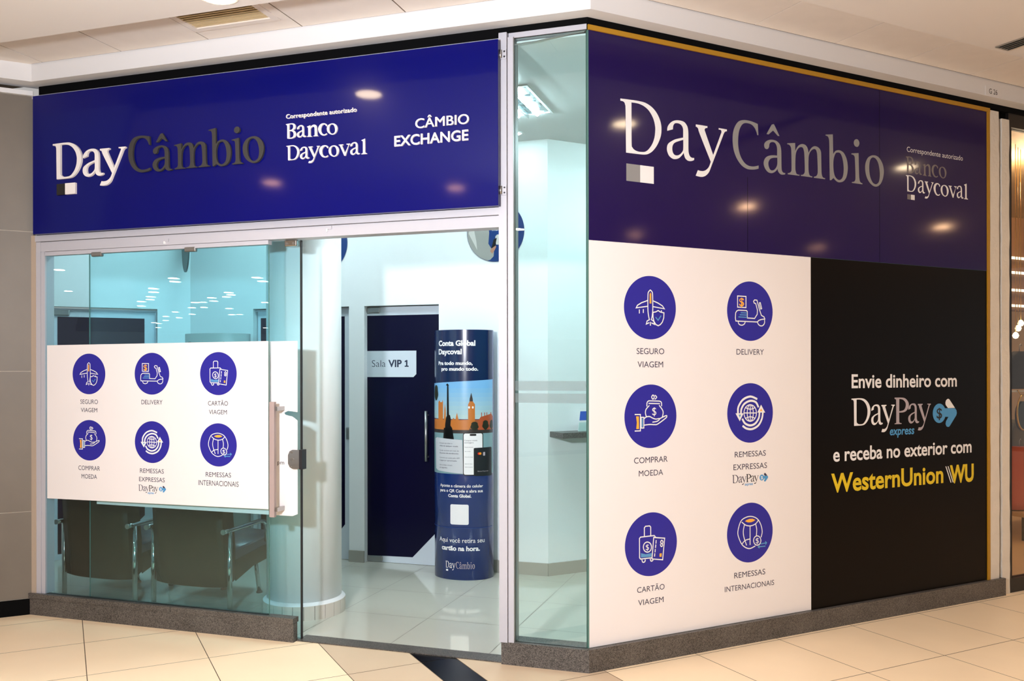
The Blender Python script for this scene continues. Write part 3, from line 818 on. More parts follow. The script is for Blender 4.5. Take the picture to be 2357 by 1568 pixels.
# aluminium frame of the left front
al = M['aluminium']
t = thing('shopfront_frame', 'pale aluminium frame with tall post and header around the left shop front', 'frame', (-2.0, 0, 0.12))
MB().fbox(FA, -3.735, -3.688, 0.141, 2.485, -0.05, 0.034, mat('wall_return', (178, 162, 146), 0.5)).build('jamb', None, t)
mb = MB()
mb.fbox(FA, -3.688, -3.652, 0.141, 2.44, -0.05, 0.030, al)
mb.fbox(FA, -3.650, -3.620, 0.141, 2.40, -0.05, 0.026, al)
mb.build('stile', al, t)
mb = MB()
mb.fbox(FA, -3.688, -0.483, 2.442, 2.482, -0.06, 0.0385, al)
mb.fbox(FA, -3.650, -0.483, 2.376, 2.438, -0.06, 0.030, al)
mb.fbox(FA, -3.650, -0.483, 2.438, 2.442, -0.06, 0.024, M['alu_dark'])
mb.fbox(FA, -3.622, -1.935, 2.349, 2.374, -0.012, 0.026, al)
mb.build('header', al, t)
MB().fbox(FA, -3.735, -0.483, 3.382, 3.402, -0.03, 0.030, al).build('top_rail', al, t)
mb = MB()
mb.fbox(FA, -0.483, -0.4375, 0.122, 3.428, -0.06, 0.0385, al)
mb.fbox(FA, -0.4345, -0.403, 0.122, 3.402, -0.06, 0.030, al)
mb.build('post', al, t)
MB().fbox(FA, -0.4345, -0.001, 3.402, 3.430, -0.05, 0.012, al).build('corner_rail', al, t)
for x, z in ((-2.655, 2.405), (-1.52, 2.425)):
    mb = MB(); mb.fbox(FA, x - .014, x + .014, z - .009, z + .009, 0.030, 0.036, M['aluminium'])
    mb.fbox(FA, x - .02, x - .010, z - .022, z - .006, 0.030, 0.038, M['print_white'])
    mb.build('hook', al, t)
# dark structure behind the sign so nothing shines through
MB().fbox(FA, -3.735, -0.483, 2.484, 3.40, -0.06, -0.02, M['black_gap']).build('backing_board', M['black_gap'], t)

# fixed glass of the left front
t = thing('window_1', 'large fixed green-tinted glass pane left of the doorway, above the granite kerb', 'window', (-2.78, -0.014, 0.141))
t['kind'] = 'structure'
MB().pane(FA, -3.622, -1.937, 0.141, 2.352, 0.010, 0.020, M['glass_left'], M['glass_edge']).build('glass_pane', None, t)
for x0 in (-3.244, -2.532):
    mb = MB(); mb.fbox(FA, x0, x0 + .083, 2.328, 2.358, 0.004, 0.028, M['steel']); mb.bevel(0.006)
    mb.build('glass_clamp', M['steel'], t)

# sliding glass door parked behind the fixed pane
t = thing('door_1', 'frameless sliding glass door slid open behind the left pane', 'door', (-2.52, 0.025, 0.0))
t['kind'] = 'structure'
MB().pane(FA, -3.303, -1.746, 0.008, 2.370, -0.030, -0.020, M['glass_left'], M['glass_edge']).build('glass_leaf', None, t)
mb = MB(); mb.fbox(FA, -1.746, -1.738, 0.006, 2.370, -0.032, -0.018, M['ink_black']); mb.build('edge_seal', M['ink_black'], t)
mb = MB(); mb.fbox(FA, -1.849, -1.766, 2.335, 2.374, -0.036, -0.010, M['chrome']); mb.bevel(0.006)
for x in (-1.83, -1.785):
    mb.tube([FA(x, 2.352, -0.010), FA(x, 2.352, -0.006)], 0.008, 10, M['steel'])
mb.build('patch_fitting', M['chrome'], t)
lk = MB(); lk.fill([[(-1.742, 1.015), (-1.742, 1.127), (-1.79, 1.127), (-1.808, 1.118), (-1.819, 1.095), (-1.819, 1.045), (-1.808, 1.024), (-1.79, 1.015)]], on(FA, -0.020), M['chrome'], 0.020)
lk = lk.build('lock', M['chrome'], t)
MB().fbox(FA, -1.742, -1.722, 1.013, 1.129, -0.045, 0.004, M['steel_dark']).build('strike', M['steel_dark'], lk)
mb = MB(); mb.tube([FA(-1.79, 1.07, -0.004), FA(-1.79, 1.07, 0.004)], 0.010, 16, M['steel'])
mb.tube([FA(-1.795, 1.112, 0), FA(-1.795, 1.112, 0.003)], 0.006, 10, M['steel']); mb.tube([FA(-1.795, 1.03, 0), FA(-1.795, 1.03, 0.003)], 0.006, 10, M['steel'])
mb.build('keyhole', M['steel'], lk)
mb = MB(); mb.fbox(FA, -1.901, -1.868, 0.733, 1.413, 0.045, 0.072, M['pull']); mb.bevel(0.003)
ph = mb.build('pull_handle', M['pull'], t)
for z in (1.372, 0.778):
    MB().fbox(FA, -1.872, -1.853, z - 0.012, z + 0.012, -0.020, 0.060, M['steel']).build('bracket', M['steel'], ph)

# corner pane and its frosted bands
t = thing('window_2', 'tall narrow clear glass pane at the corner between post and purple panel', 'window', (-0.2, 0, 0.122))
t['kind'] = 'structure'
MB().pane(FA, -0.403, -0.006, 0.122, 3.402, -0.005, 0.005, M['glass_corner'], M['glass_edge']).build('glass_pane', None, t)
for z0, z1 in ((1.487, 1.539), (1.421, 1.472)):
    MB().fbox(FA, -0.402, -0.008, z0, z1, 0.0052, 0.0058, M['stripe']).build('frosted_band', M['stripe'], t)
mb = MB()
pts = [(-0.40, 3.366), (-0.34, 3.370), (-0.28, 3.371), (-0.22, 3.378), (-0.16, 3.382), (-0.1, 3.388), (-0.02, 3.391)]
mb.stroke(pts, 0.006, on(FA, 0.0056), mat('old_sealant', (104, 116, 112), 0.8)); mb.build('sealant_line', None, t)

# right front: glass carrying the films
t = thing('window_3', 'glass wall of the right shop front that carries the printed films', 'window', FB(1.65, 0.122, 0))
t['kind'] = 'structure'
MB().fbox(FB, 0.0, 3.312, 0.122, 3.428, -0.014, -0.001, M['glass_edge']).build('glass_wall', M['glass_edge'], t)
t = thing('trim_4', 'ochre yellow metal edging along top and right of the purple panel', 'trim', FB(1.6, 3.4, 0))
t['kind'] = 'structure'
mb = MB()
mb.fbox(FB, 0.0, 3.312, 3.402, 3.428, -0.03, 0.012, M['yellow'])
mb.fbox(FB, 3.287, 3.312, 0.122, 3.402, -0.03, 0.010, M['yellow'])
mb.build('edging', M['yellow'], t)

# rough plastered wall ends between the two shops
struct('wall_gap', MB().fbox(FB, 3.312, 3.60, 0.0, 3.44, -0.5, -0.022), M['black_gap'])
def rough_post(name, s0, s1, z0, z1, label):
    mb = MB()
    n = 40
    rnd = lambda: random.uniform(-0.0035, 0.0035)
    L = [[s0 + rnd(), s1 + rnd()] for _ in range(n + 1)]
    for k in range(n):
        za, zb = z0 + (z1 - z0) * k / n, z0 + (z1 - z0) * (k + 1) / n
        a, b = L[k], L[k + 1]
        mb.hexa([FB(a[0], za, .008), FB(a[1], za, .008), FB(a[1], za, -.05), FB(a[0], za, -.05), FB(b[0], zb, .008), FB(b[1], zb, .008), FB(b[1], zb, -.05), FB(b[0], zb, -.05)], M['col_plaster'])
    return tag(mb.build(name, M['col_plaster']), label, 'wall end', kind='structure')
rough_post('wall_end', 3.316, 3.414, 0.122, 3.418, 'rough white plastered wall end beside the yellow edging')
rough_post('wall_end', 3.447, 3.530, 0.0, 3.375, 'narrower rough white wall end beside the clothes shop window')

# ================================================================ blue sign over the left front
sg = thing('fascia_sign', 'long blue sign board with raised white and grey lettering over the glass front', 'sign', (-2.07, -0.08, 2.484))
mb = MB(); mb.fbox(FA, -3.662, -0.472, 2.484, 3.380, 0.042, 0.080, M['sign_blue']); mb.bevel(0.0015, 1)
mb.build('panel', M['sign_blue'], sg)
def word_letters(key, put, m, depth, parent, name, low=1.0, own=1.0):
    z0, H, spec = WORDS[key]
    last = None
    for g, a, b in spec:
        mb = MB()
        serif_letter(mb, g, a, b, z0, H * (low if g in 'ayo' else own if g in 'ncv' else 1), put, m, depth)
        if g == '^':
            last = mb.build('circumflex', m, last if last else parent)
        else:
            last = mb.build(name, m, parent)
put = on(FA, 0.0805)
word_letters('A_day', put, M['letter_white'], 0.0145, sg, 'raised_letter')
word_letters('A_cambio', put, M['letter_grey'], 0.0145, sg, 'raised_letter')
word_letters('A_banco', put, M['letter_white'], 0.010, sg, 'raised_letter', 1.10, 1.0)
word_letters('A_daycoval', put, M['letter_white'], 0.010, sg, 'raised_letter', 1.10, 1.0)
for w, m in zip(TS, (M['letter_white'],) * 3):
    mb = MB(); put_text(mb, w[0], w[1], w[2], w[3], w[4], put, m, 0.004 if w[0][1] == 'o' else 0.018, 0.010)
    mb.build('raised_words', m, sg)
x0, x1, x2, z0, z1 = SQA
MB().fbox(FA, x0, x1, z0, z1, 0.080, 0.092, M['letter_black']).build('black_square', M['letter_black'], sg)
MB().fbox(FA, x1, x2, z0, z1, 0.080, 0.095, M['letter_white']).build('white_square', M['letter_white'], sg)
for zc in (3.308, 2.572):
    mb = MB()
    mb.fbox(FA, -0.472, -0.437, zc - .026, zc + .026, 0.039, 0.045, M['aluminium'])
    mb.tube([FA(-0.468, zc - .022, 0.05), FA(-0.468, zc + .022, 0.05)], 0.008, 10, M['steel'])
    for dz in (-.014, .014):
        mb.tube([FA(-0.448, zc + dz, 0.043), FA(-0.448, zc + dz, 0.047)], 0.005, 10, M['steel_dark'])
    mb.build('hinge', M['steel'], sg)

# ================================================================ purple panel
pp = thing('purple_sign_panel', 'glossy dark purple sign panel with white and grey lettering on the right front', 'sign', FB(1.64, 2.288, 0))
MB().fbox(FB, 0.008, 3.286, 2.288, 3.402, 0.0, 0.0025, M['purple']).build('film_sheet', M['purple'], pp)
for s in (1.104, 2.2135):
    MB().fbox(FB, s - .0016, s + .0016, 2.288, 2.73 if s < 2 else 3.40, 0.0, 0.0026, M['black_gap']).build('seam', M['black_gap'], pp)
put = on(FB, 0.0032)
word_letters('B_day', put, M['print_white'], None, pp, 'letter')
word_letters('B_cambio', put, M['print_grey'], None, pp, 'letter')
word_letters('B_banco', put, M['print_dim'], None, pp, 'letter', 1.06, 0.95)
word_letters('B_daycoval', put, M['print_lilac'] if False else M['print_white'], None, pp, 'letter', 1.06, 0.95)
w = TV[0]
mb = MB(); put_text(mb, w[0], w[1], w[2], w[3], w[4], put, M['print_white'], -0.004); mb.build('small_lettering', M['print_white'], pp)
for sq, mats2 in ((SQB, ('print_grey', 'print_white')), (SQC, ('print_dim', 'print_white'))):
    a, b, c, z0, z1 = sq
    MB().fill([[(a, z0), (b, z0), (b, z1), (a, z1)]], put, M[mats2[0]]).build('grey_square', M[mats2[0]], pp)
    MB().fill([[(b, z0), (c, z0), (c, z1), (b, z1)]], put, M[mats2[1]]).build('white_square', M[mats2[1]], pp)

# ================================================================ posters with six round icons
ICOL = dict(w='print_white', W='print_white', o='icon_orange', b='icon_teal')
def smooth_pts(P, closed):
    return catmull([(x, y, False) for x, y in P], closed, 4)
def draw_icon(mb, name, cx, cz, r, F, off):
    order = {'b': 0, 'o': 1, 'w': 2, 'W': 2}
    for k, (col, kind, s) in enumerate(ICONS[name]):
        P = [(cx + x * r, cz + y * r) for x, y, _ in parse(s)]
        m = M[ICOL[col]]
        put = on(F, off + 0.00012 * (k + 1))
        w = r * (0.072 if col == 'W' else 0.034)
        if kind == 'F': mb.fill([P], put, m)
        elif kind == 'L': mb.stroke(P, w, put, m)
        elif kind == 'C': mb.stroke(P, w, put, m, True)
        elif kind == 'S': mb.stroke(smooth_pts(P, False), w, put, m)
        elif kind == 'O': mb.stroke(smooth_pts(P, True), w, put, m, True)
        elif kind == '$':
            x0, x1 = sorted((P[0][0], P[1][0])); z0, z1 = sorted((P[0][1], P[1][1]))
            h = z1 - z0
            put_text(mb, '$', x0, x1, z0 + 0.08 * h, h * 0.84, put, m, 0.012 if col == 'o' else -0.004)
def daypay_small(F, d, off, parent, sw):
    """small two-tone wordmark with its arrow badge"""
    x0, x1, z0, H, xe = d['x0'], d['x1'], d['z0'], d['H'], d['xe']
    W = x1 - x0
    put = on(F, off)
    mb = MB()
    k0, k1 = 1.9566, 2.7013
    for g, a, b in WORDS['W_day'][2]:
        serif_letter(mb, g, x0 + (a - k0) / (k1 - k0) * W, x0 + (b - k0) / (k1 - k0) * W, z0, H, put, M['ink'])
    for g, a, b in WORDS['W_pay'][2]:
        serif_letter(mb, g, x0 + (a - k0) / (k1 - k0) * W, x0 + (b - k0) / (k1 - k0) * W, z0, H, put, M['ink_black'])
    mb.build('wordmark', M['ink_black'], parent)
    mb = MB(); put_text(mb, 'express', x0 + .47 * W, x0 + .785 * W, z0 - .40 * H, .34 * H, put, M['sky_blue'], 0.02, None, 0.2)
    mb.build('small_lettering', M['sky_blue'], parent)
    badge(F, x1 + (xe - x1) * 0.10, xe, z0 + 0.44 * H, off, parent, M['ink'], M['print_white'])
BADGE_RED = None
def badge(F, xa, xe, zc, off, parent, mtop, mdol):
    """round coin with a bent arrow to its right; measured on the large one: coin centre 0, radius .0655"""
    k = (xe - xa) / (2.966 - 2.7209)
    X = lambda s: xa + (s - 2.7209) * k
    Z = lambda z: zc + (z - 1.3018) * k
    b = MB()
    b.fill([[(X(x), Z(z)) for x, z in ellipse(2.7864, 1.3018, .0655, .0655)]], on(F, off), M['sky_blue'])
    P = [(2.84, 1.335), (2.948, 1.332), (2.962, 1.318), (2.966, 1.299), (2.96, 1.284), (2.896, 1.216), (2.885, 1.208), (2.873, 1.207), (2.858, 1.212), (2.850, 1.227), (2.854, 1.246), (2.879, 1.275), (2.84, 1.277)]
    b.fill([[(X(x), Z(z)) for x, z in P]], on(F, off + 0.0002), M['sky_blue'])
    b = b.build('arrow_badge', M['sky_blue'], parent)
    P = [(2.874, 1.335), (2.946, 1.335), (2.891, 1.392), (2.881, 1.398), (2.868, 1.397), (2.854, 1.388), (2.848, 1.372), (2.850, 1.358)]
    c = MB(); c.fill([[(X(x), Z(z)) for x, z in P]], on(F, off + 0.0004), mtop); c.build('arrow_tip', mtop, b)
    c = MB(); put_text(c, '$', X(2.759), X(2.814), Z(1.268), Z(1.268 + .068) - Z(1.268), on(F, off + 0.0005), mdol, 0.012); c.build('dollar_mark', mdol, b)

def poster(name, label, F, outline, off, pos, captions, dp, loc):
    p = thing(name, label, 'poster', loc)
    mb = MB(); mb.fill([outline], on(F, off), M['poster_white'], 0.0008)
    mb.build('vinyl_sheet', M['poster_white'], p)
    for n, (cx, cz, r) in pos.items():
        d = MB(); d.fill([ellipse(cx, cz, r, r, 72)], on(F, off + 0.0011), M['icon_blue'])
        d = d.build('icon_disc', M['icon_blue'], p)
        i = MB(); draw_icon(i, n, cx, cz, r, F, off + 0.0013)
        i.build('icon_drawing', M['print_white'], d, recalc=False)
    for w in captions:
        c = MB(); put_text(c, w[0], w[1], w[2], w[3], w[4], on(F, off + 0.0012), M['ink'], 0.0)
        c.build('caption', M['ink'], p)
    daypay_small(F, dp, off + 0.0012, p, 1)
    return p
poster('icon_poster', 'white vinyl poster with two rows of three blue icons on the left glass pane', FA,
       [(-3.607, 0.764), (-1.939, 0.771), (-1.939, 1.773), (-3.607, 1.764)], 0.0205, PA, TA, DPA, (-2.77, -0.021, 0.76))
poster('icon_poster', 'tall white vinyl poster with three rows of two blue icons on the right front', FB,
       [(0.008, 0.124), (1.609, 0.124), (1.609, 2.288), (0.008, 2.288)], 0.0, PB, TB, DPB, FB(0.8, 0.124, 0))
# white film on the sliding door with a torn notch and a remnant of opening hours
dfm = thing('door_film', 'torn white film on the sliding door edge with opening hours behind the pull handle', 'film', (-2.5, 0.02, 0.75))
notch = [(-1.765, 1.300), (-1.80, 1.324), (-1.824, 1.328), (-1.848, 1.334), (-1.854, 1.345), (-1.83, 1.357), (-1.80, 1.354), (-1.765, 1.350)]
mb = MB(); mb.fill([[(-3.243, 0.738), (-1.80, 0.731), (-1.765, 0.745)] + notch + [(-1.764, 1.773), (-3.243, 1.768)]], on(FA, -0.0195), M['poster_white'], 0.0008)
mb.build('vinyl_sheet', M['poster_white'], dfm)
mb = MB(); put_text(mb, '9:00 pm', -1.985, -1.856, 1.036, 0.024, on(FA, -0.0184), M['ink_black'], 0.0); mb.build('hours_lettering', M['ink_black'], dfm)

# ================================================================ black money transfer panel
bp = thing('black_sign_panel', 'black advertising panel with white, blue and yellow lettering right of the white poster', 'sign', FB(2.45, 0.122, 0))
MB().fbox(FB, 1.611, 3.286, 0.123, 2.2865, 0.0, 0.0018, M['brown_film']).build('film_sheet', M['brown_film'], bp)
put = on(FB, 0.0024)
word_letters('W_day', put, M['print_white'], None, bp, 'letter')
word_letters('W_pay', put, M['print_lilac'], None, bp, 'letter')
for w, m, wt, sh in zip(TW, ('print_white', 'sky_blue', 'print_white', 'wu_yellow', 'wu_yellow'), (0.02, 0.02, 0.02, 0.024, 0.036), (0, 0.15, 0, 0, 0)):
    mb = MB(); put_text(mb, w[0], w[1], w[2], w[3], w[4], put, M[m], wt, None, sh); mb.build('lettering', M[m], bp)
for k in range(2):
    a = 2.848 + 0.022 * k
    mb = MB(); mb.fill([[(a + 0.052, wl[2]), (a + 0.061, wl[2]), (a + 0.009, wl[3]), (a, wl[3])]], put, M['print_white'])
    mb.build('slanted_bar', M['print_white'], bp)
badge(FB, 2.7209, 2.9660, 1.3018, 0.0024, bp, M['print_white'], M['ink_black'])

# shop number on the fascia
t = thing('shop_number_plate', 'small white shop number plate on the fascia at upper right', 'sign', FB(3.21, 3.47, 0.101))
MB().fbox(FB, 3.132, 3.291, 3.474, 3.536, 0.1, 0.102, M['white_paint']).build('plate', M['white_paint'], t)
mb = MB(); put_text(mb, 'G 26', 3.169, 3.258, 3.487, 0.034, on(FB, 0.1024), M['ink_black']); mb.build('lettering', M['ink_black'], t)

# ================================================================ things inside the shop
def patch(mb, F, s0, s1, z0, z1, o0, o1):
    mb.fbox(F, s0, s1, z0, z1, o0, o1, M['steel']); return mb
def vip_door(name, label, F, off, s0, s1, fs0, fs1, ztop, cut, text=None, hinge_left=True, loc=(0, 0, 0)):
    d = thing(name, label, 'door', loc); d['kind'] = 'structure'
    MB().fbox(F, s0, s1, 0.006, ztop, off - 0.012, off, M['door_white']).build('glass_leaf', M['door_white'], d)
    (ca, za), (cb, zb) = cut
    f = MB(); f.fill([[(fs0, 0.055), (ca, 0.062), (cb, zb), (fs1, zb + (fs1 - cb)), (fs1, 2.052), (fs0, 2.052)]], on(F, off + 0.0004), M['door_film'], 0.0006)
    f.build('film', M['door_film'], d)
    return d
DY = -2.055
d = vip_door('door_2', 'navy meeting room door with a white name plate behind the blue totem', FA, DY, -2.374, -1.66, -2.372, -1.66, 2.122, ((-1.942, 0.062), (-1.738, 0.27)), loc=(-2.03, 2.055, 0))
pl = MB(); pl.fill([[(-2.372, 1.541), (-1.932, 1.541), (-1.906, 1.566), (-1.906, 1.758), (-2.372, 1.758)]], on(FA, DY + 0.0012), M['door_white'], 0.001)
pl = pl.build('name_plate', M['door_white'], d)
mb = MB(); put_text(mb, 'Sala', -2.308, -2.183, 1.625, 0.056, on(FA, DY + .0028), M['ink_navy'], -0.012)
put_text(mb, 'VIP', -2.158, -2.036, 1.625, 0.056, on(FA, DY + .0028), M['ink_navy'], 0.03)
q = -2.010
mb.fill([[(q, 1.625), (q + .036, 1.625), (q + .036, 1.635), (q + .025, 1.635), (q + .025, 1.681), (q + .014, 1.681), (q, 1.672), (q, 1.662), (q + .012, 1.667), (q + .012, 1.635), (q, 1.635)]], on(FA, DY + .0028), M['ink_navy'])
mb.build('lettering', M['ink_navy'], pl)
for z0, z1, w in ((2.072, 2.124, .135), (0.010, 0.056, .155)):
    mb = MB(); patch(mb, FA, -2.368, -2.368 + w, z0, z1, DY - .016, DY + .008); mb.bevel(.008)
    mb.build('patch_hinge', M['steel'], d)
h = MB().tube([FA(-1.80, 0.858, DY + .05), FA(-1.80, 1.266, DY + .05)], 0.0125, 16, M['steel']).build('bar_handle', M['steel'], d)
for z in (0.89, 1.232):
    MB().tube([FA(-1.80, z, DY), FA(-1.80, z, DY + .05)], 0.007, 10, M['steel']).build('standoff', M['steel'], h)
d = vip_door('door_3', 'second navy meeting room door half hidden behind the white column', FA, DY, -3.41, -2.50, -3.38, -2.562, 2.122, ((-2.76, 0.062), (-2.562, 0.30)), loc=(-2.95, 2.055, 0))
mb = MB(); patch(mb, FA, -2.548, -2.505, 1.015, 1.118, DY - .016, DY + .012); mb.bevel(.006); mb.build('lock', M['steel_dark'], d)
MB().fbox(FA, -3.42, -2.493, 2.108, 2.118, DY, DY + 0.02, M['aluminium']).build('head_rail', M['aluminium'], d)
dl = vip_door('door_4', 'navy door in the left side wall seen through the left glass pane', FB, LV - 0.055, E0 + 0.002, E1 - 0.002, -2.512, -1.835, 2.122, ((-2.07, 0.062), (-1.883, 0.284)), loc=FB(-2.17, 0, LV))
MB().fbox(FB, E0, E1, 2.108, 2.122, LV - .055, LV - .035, M['aluminium']).build('head_rail', M['aluminium'], dl)
MB().fbox(FB, E1 - .016, E1 - .004, 0.01, 2.108, LV - .055, LV - .035, M['aluminium']).build('side_rail', M['aluminium'], dl)
mb = MB(); patch(mb, FB, -2.56, -2.42, 2.062, 2.108, LV - .065, LV - .03); mb.bevel(.006); mb.build('patch_hinge', M['steel'], dl)

# ---- curved totems
class Totem:
    def __init__(self, cx, cy, ax, ay):
        self.cx, self.cy, self.ax, self.ay = cx, cy, ax, ay
        n = 400; self.tab = [(0.0, -math.pi / 2)]
        px, py, s = -ax, 0.0, 0.0
        for i in range(1, n + 1):
            t = -math.pi / 2 + math.pi * i / n
            x, y = ax * math.sin(t), -ay * math.cos(t)
            s += math.hypot(x - px, y - py); px, py = x, y
            self.tab.append((s, t))
        self.L = s
    def theta(self, s):
        """s: arc length from the centre line"""
        q = min(max(s + self.L / 2, 0), self.L)
        i = min(int(q / self.L * 400), 399)
        while self.tab[i + 1][0] < q and i < 399: i += 1
        while self.tab[i][0] > q and i > 0: i -= 1
        a, b = self.tab[i], self.tab[i + 1]
        k = (q - a[0]) / max(1e-9, b[0] - a[0])
        return a[1] + (b[1] - a[1]) * k
    def __call__(self, s, z, o=0.0):
        t = self.theta(s)
        nx, ny = math.sin(t) / self.ax, -math.cos(t) / self.ay
        l = math.hypot(nx, ny)
        return Vector((self.cx + self.ax * math.sin(t) + nx / l * o, self.cy - self.ay * math.cos(t) + ny / l * o, z))
    def s_of(self, k):
        """arc position of a point at chord fraction k (-1..1)"""
        t = math.asin(max(-1, min(1, k)))
        i = int((t + math.pi / 2) / math.pi * 400)
        return self.tab[min(i, 400)][0] - self.L / 2
    def body(self, mb, z0, z1, m):
        seg = 64
        mb.lathe(0, 0, [(1, z0), (1, z1)], seg, m)
        for v in mb.bm.verts:
            v.co.x = self.cx + v.co.x * self.ax; v.co.y = self.cy + v.co.y * self.ay
    def band(self, mb, s0, s1, z0, z1, o, m, tilt=0.0, n=24, smooth=True):
        """grid on the skin; tilt raises the upper edge from left to right"""
        cols = []
        for i in range(n + 1):
            s = s0 + (s1 - s0) * i / n
            zt = z1 + tilt * (i / n)
            cols.append((mb.bm.verts.new(self(s, z0, o)), mb.bm.verts.new(self(s, zt, o))))
        for a, b in zip(cols, cols[1:]):
            f = mb.bm.faces.new((a[0], b[0], b[1], a[1])); f.smooth = smooth; f.material_index = mb.mi(m)
    def put(self, o):
        """flat art space: x along the skin, y = distance off the skin, z up"""
        return lambda x, y, d: Vector((x, o + d, y))
    def wrap(self, mb, name, m, parent, step=0.011):
        """cut flat art into narrow upright strips, bend it round the body and link it"""
        bm = mb.bm
        xs = [v.co.x for v in bm.verts]
        k = math.floor(min(xs) / step) + 1
        while k * step < max(xs):
            bmesh.ops.bisect_plane(bm, geom=bm.verts[:] + bm.edges[:] + bm.faces[:], plane_co=(k * step, 0, 0), plane_no=(1, 0, 0))
            k += 1
        for v in bm.verts:
            v.co = self(v.co.x, v.co.z, v.co.y)
        return mb.build(name, m, parent, recalc=False)

T1 = Totem(-1.408, 1.842, 0.236, 0.18)
tt = thing('display_totem', 'dark blue curved advertising totem with a city picture beside the meeting room door', 'totem', (-1.404, 1.842, 0.0035))
mb = MB(); T1.body(mb, 0.0035, 1.905, M['totem_blue']); mb.build('curved_body', M['totem_blue'], tt)
ART = [(1001, -0.2407), (1006, -0.1896), (1011, -0.1574), (1016, -0.1307), (1021, -0.107), (1026, -0.0851), (1031, -0.0646), (1036, -0.0451), (1041, -0.0264), (1046, -0.0082), (1051, 0.0095), (1056, 0.0268), (1061, 0.0438), (1066, 0.0605), (1071, 0.0771), (1076, 0.0936), (1081, 0.1101), (1086, 0.1265), (1091, 0.1431), (1096, 0.1598), (1101, 0.1769), (1106, 0.1943), (1111, 0.2125), (1116, 0.2316), (1121, 0.2524), (1126, 0.2759), (1131, 0.3051), (1136, 0.3270)]
def sx(c):
    """column of the totem artwork -> distance along the curved sheet"""
    for (a, s0), (b, s1) in zip(ART, ART[1:]):
        if c <= b: break
    return s0 + (s1 - s0) * (c - a) / (b - a)
zy = lambda y: 1.6 + (851.3 - y) * 0.003290
E_ = T1.L / 2 - 0.004
mb = MB(); T1.band(mb, -E_, E_, zy(885), 1.9045, 0.0006, M['totem_navy']); mb.build('navy_header', M['totem_navy'], tt)
# city picture: plain sky, generic clock tower and roofs, river
sky = mat('picture_sky', (120, 182, 222), 0.25); skl = mat('picture_sky_low', (206, 216, 196), 0.25)
ora = mat('picture_sandstone', (190, 112, 44), 0.3); ora2 = mat('picture_brick', (150, 84, 50), 0.3); drk = mat('picture_black', (14, 12, 12), 0.3)
roof = mat('picture_roof', (168, 78, 44), 0.3); wat = mat('picture_water', (126, 160, 166), 0.25); bank = mat('picture_bank', (52, 46, 44), 0.3); grn = mat('picture_tree', (36, 40, 26), 0.3)
pic = MB()
for k in range(8):
    a = k / 8; c = tuple(int(120 * 0.75 + 30 + a * 60) if i == 0 else v for i, v in enumerate((0, int(178 + 26 * a), int(226 - 26 * a))))
    zt, zb = zy(884), zy(965)
    T1.band(pic, -E_, E_, zt + (zb - zt) * (k + 1) / 8, zt + (zb - zt) * k / 8, 0.0010, mat('picture_sky_%s' % 'abcdefgh'[k], c, 0.25), tilt=0.035 if k == 0 else 0.0)
T1.band(pic, -E_, E_, zy(991), zy(966), 0.0011, ora2)
T1.band(pic, -E_, E_, zy(998), zy(988), 0.0013, bank)
T1.band(pic, -E_, E_, zy(1092), zy(998), 0.0012, wat)
pic = pic.build('city_picture', sky, tt)
def P_(pts, m, o):
    mb.fill([[(sx(x), zy(y)) for x, y in pts]], T1.put(o), m)
mb = MB()
P_([(1009.5, 990), (1009.5, 927), (1012, 922), (1014, 927), (1018, 926), (1019, 921), (1020, 926), (1020, 990)], ora, .0015)
P_([(1021, 990), (1023, 945), (1024.5, 930), (1026, 945), (1027, 990)], ora, .0015)
P_([(1001, 990), (1001, 968), (1012, 966), (1040, 968), (1044, 962), (1048, 968), (1050, 958), (1052, 950), (1053.5, 958), (1056, 968), (1080, 966), (1080, 990)], ora, .0016)
P_([(1077.3, 985), (1077.3, 931), (1081, 924), (1081, 918), (1084.5, 904), (1088, 918), (1088, 924), (1093, 931), (1093, 985)], ora, .0018)
P_([(1080.5, 924), (1081, 918), (1084.5, 904), (1088, 918), (1088.5, 924)], bank, .0020)
for cx in (1079.6, 1088.2): mb.fill([[(sx(cx + 2.0 * math.cos(a)), zy(938 + 2.8 * math.sin(a))) for a in [2 * math.pi * i / 16 for i in range(16)]]], T1.put(.0022), M['print_white'])
P_([(1100, 990), (1101, 968), (1106, 960), (1130, 953), (1135, 960), (1136, 990)], roof, .0018)
for x in (1108, 1115, 1120, 1129): P_([(x - .9, 960), (x - .9, 950), (x + .9, 950), (x + .9, 960)], roof, .0019)
T1.wrap(mb, 'buildings', ora, pic)
for cx, rx, cy, ry in ((1092, 9, 981, 10), (1117, 7, 979, 11), (1131, 4.6, 979, 11), (1005, 4, 905, 18)):
    mb = MB()
    mb.fill([[(sx(cx + rx * math.cos(a) * (1 + .12 * math.sin(5 * a))), zy(cy + ry * math.sin(a))) for a in [2 * math.pi * i / 24 for i in range(24)]]], T1.put(.0021), grn)
    T1.wrap(mb, 'tree', grn, pic)
mb = MB()
P_([(1028.6, 1000), (1029, 940), (1029.4, 888), (1026.6, 887), (1030, 882.5), (1034, 887), (1032.6, 888), (1033.4, 940), (1034.5, 1000)], drk, .0024)
P_([(1024, 1012), (1025, 978), (1027, 962), (1030, 955), (1036, 956), (1038, 966), (1037, 980), (1041, 986), (1044, 1012)], drk, .0025)
P_([(1020.5, 1012), (1022, 986), (1041, 986), (1045, 1012)], drk, .0025)
T1.wrap(mb, 'lamp_post_silhouette', drk, pic)
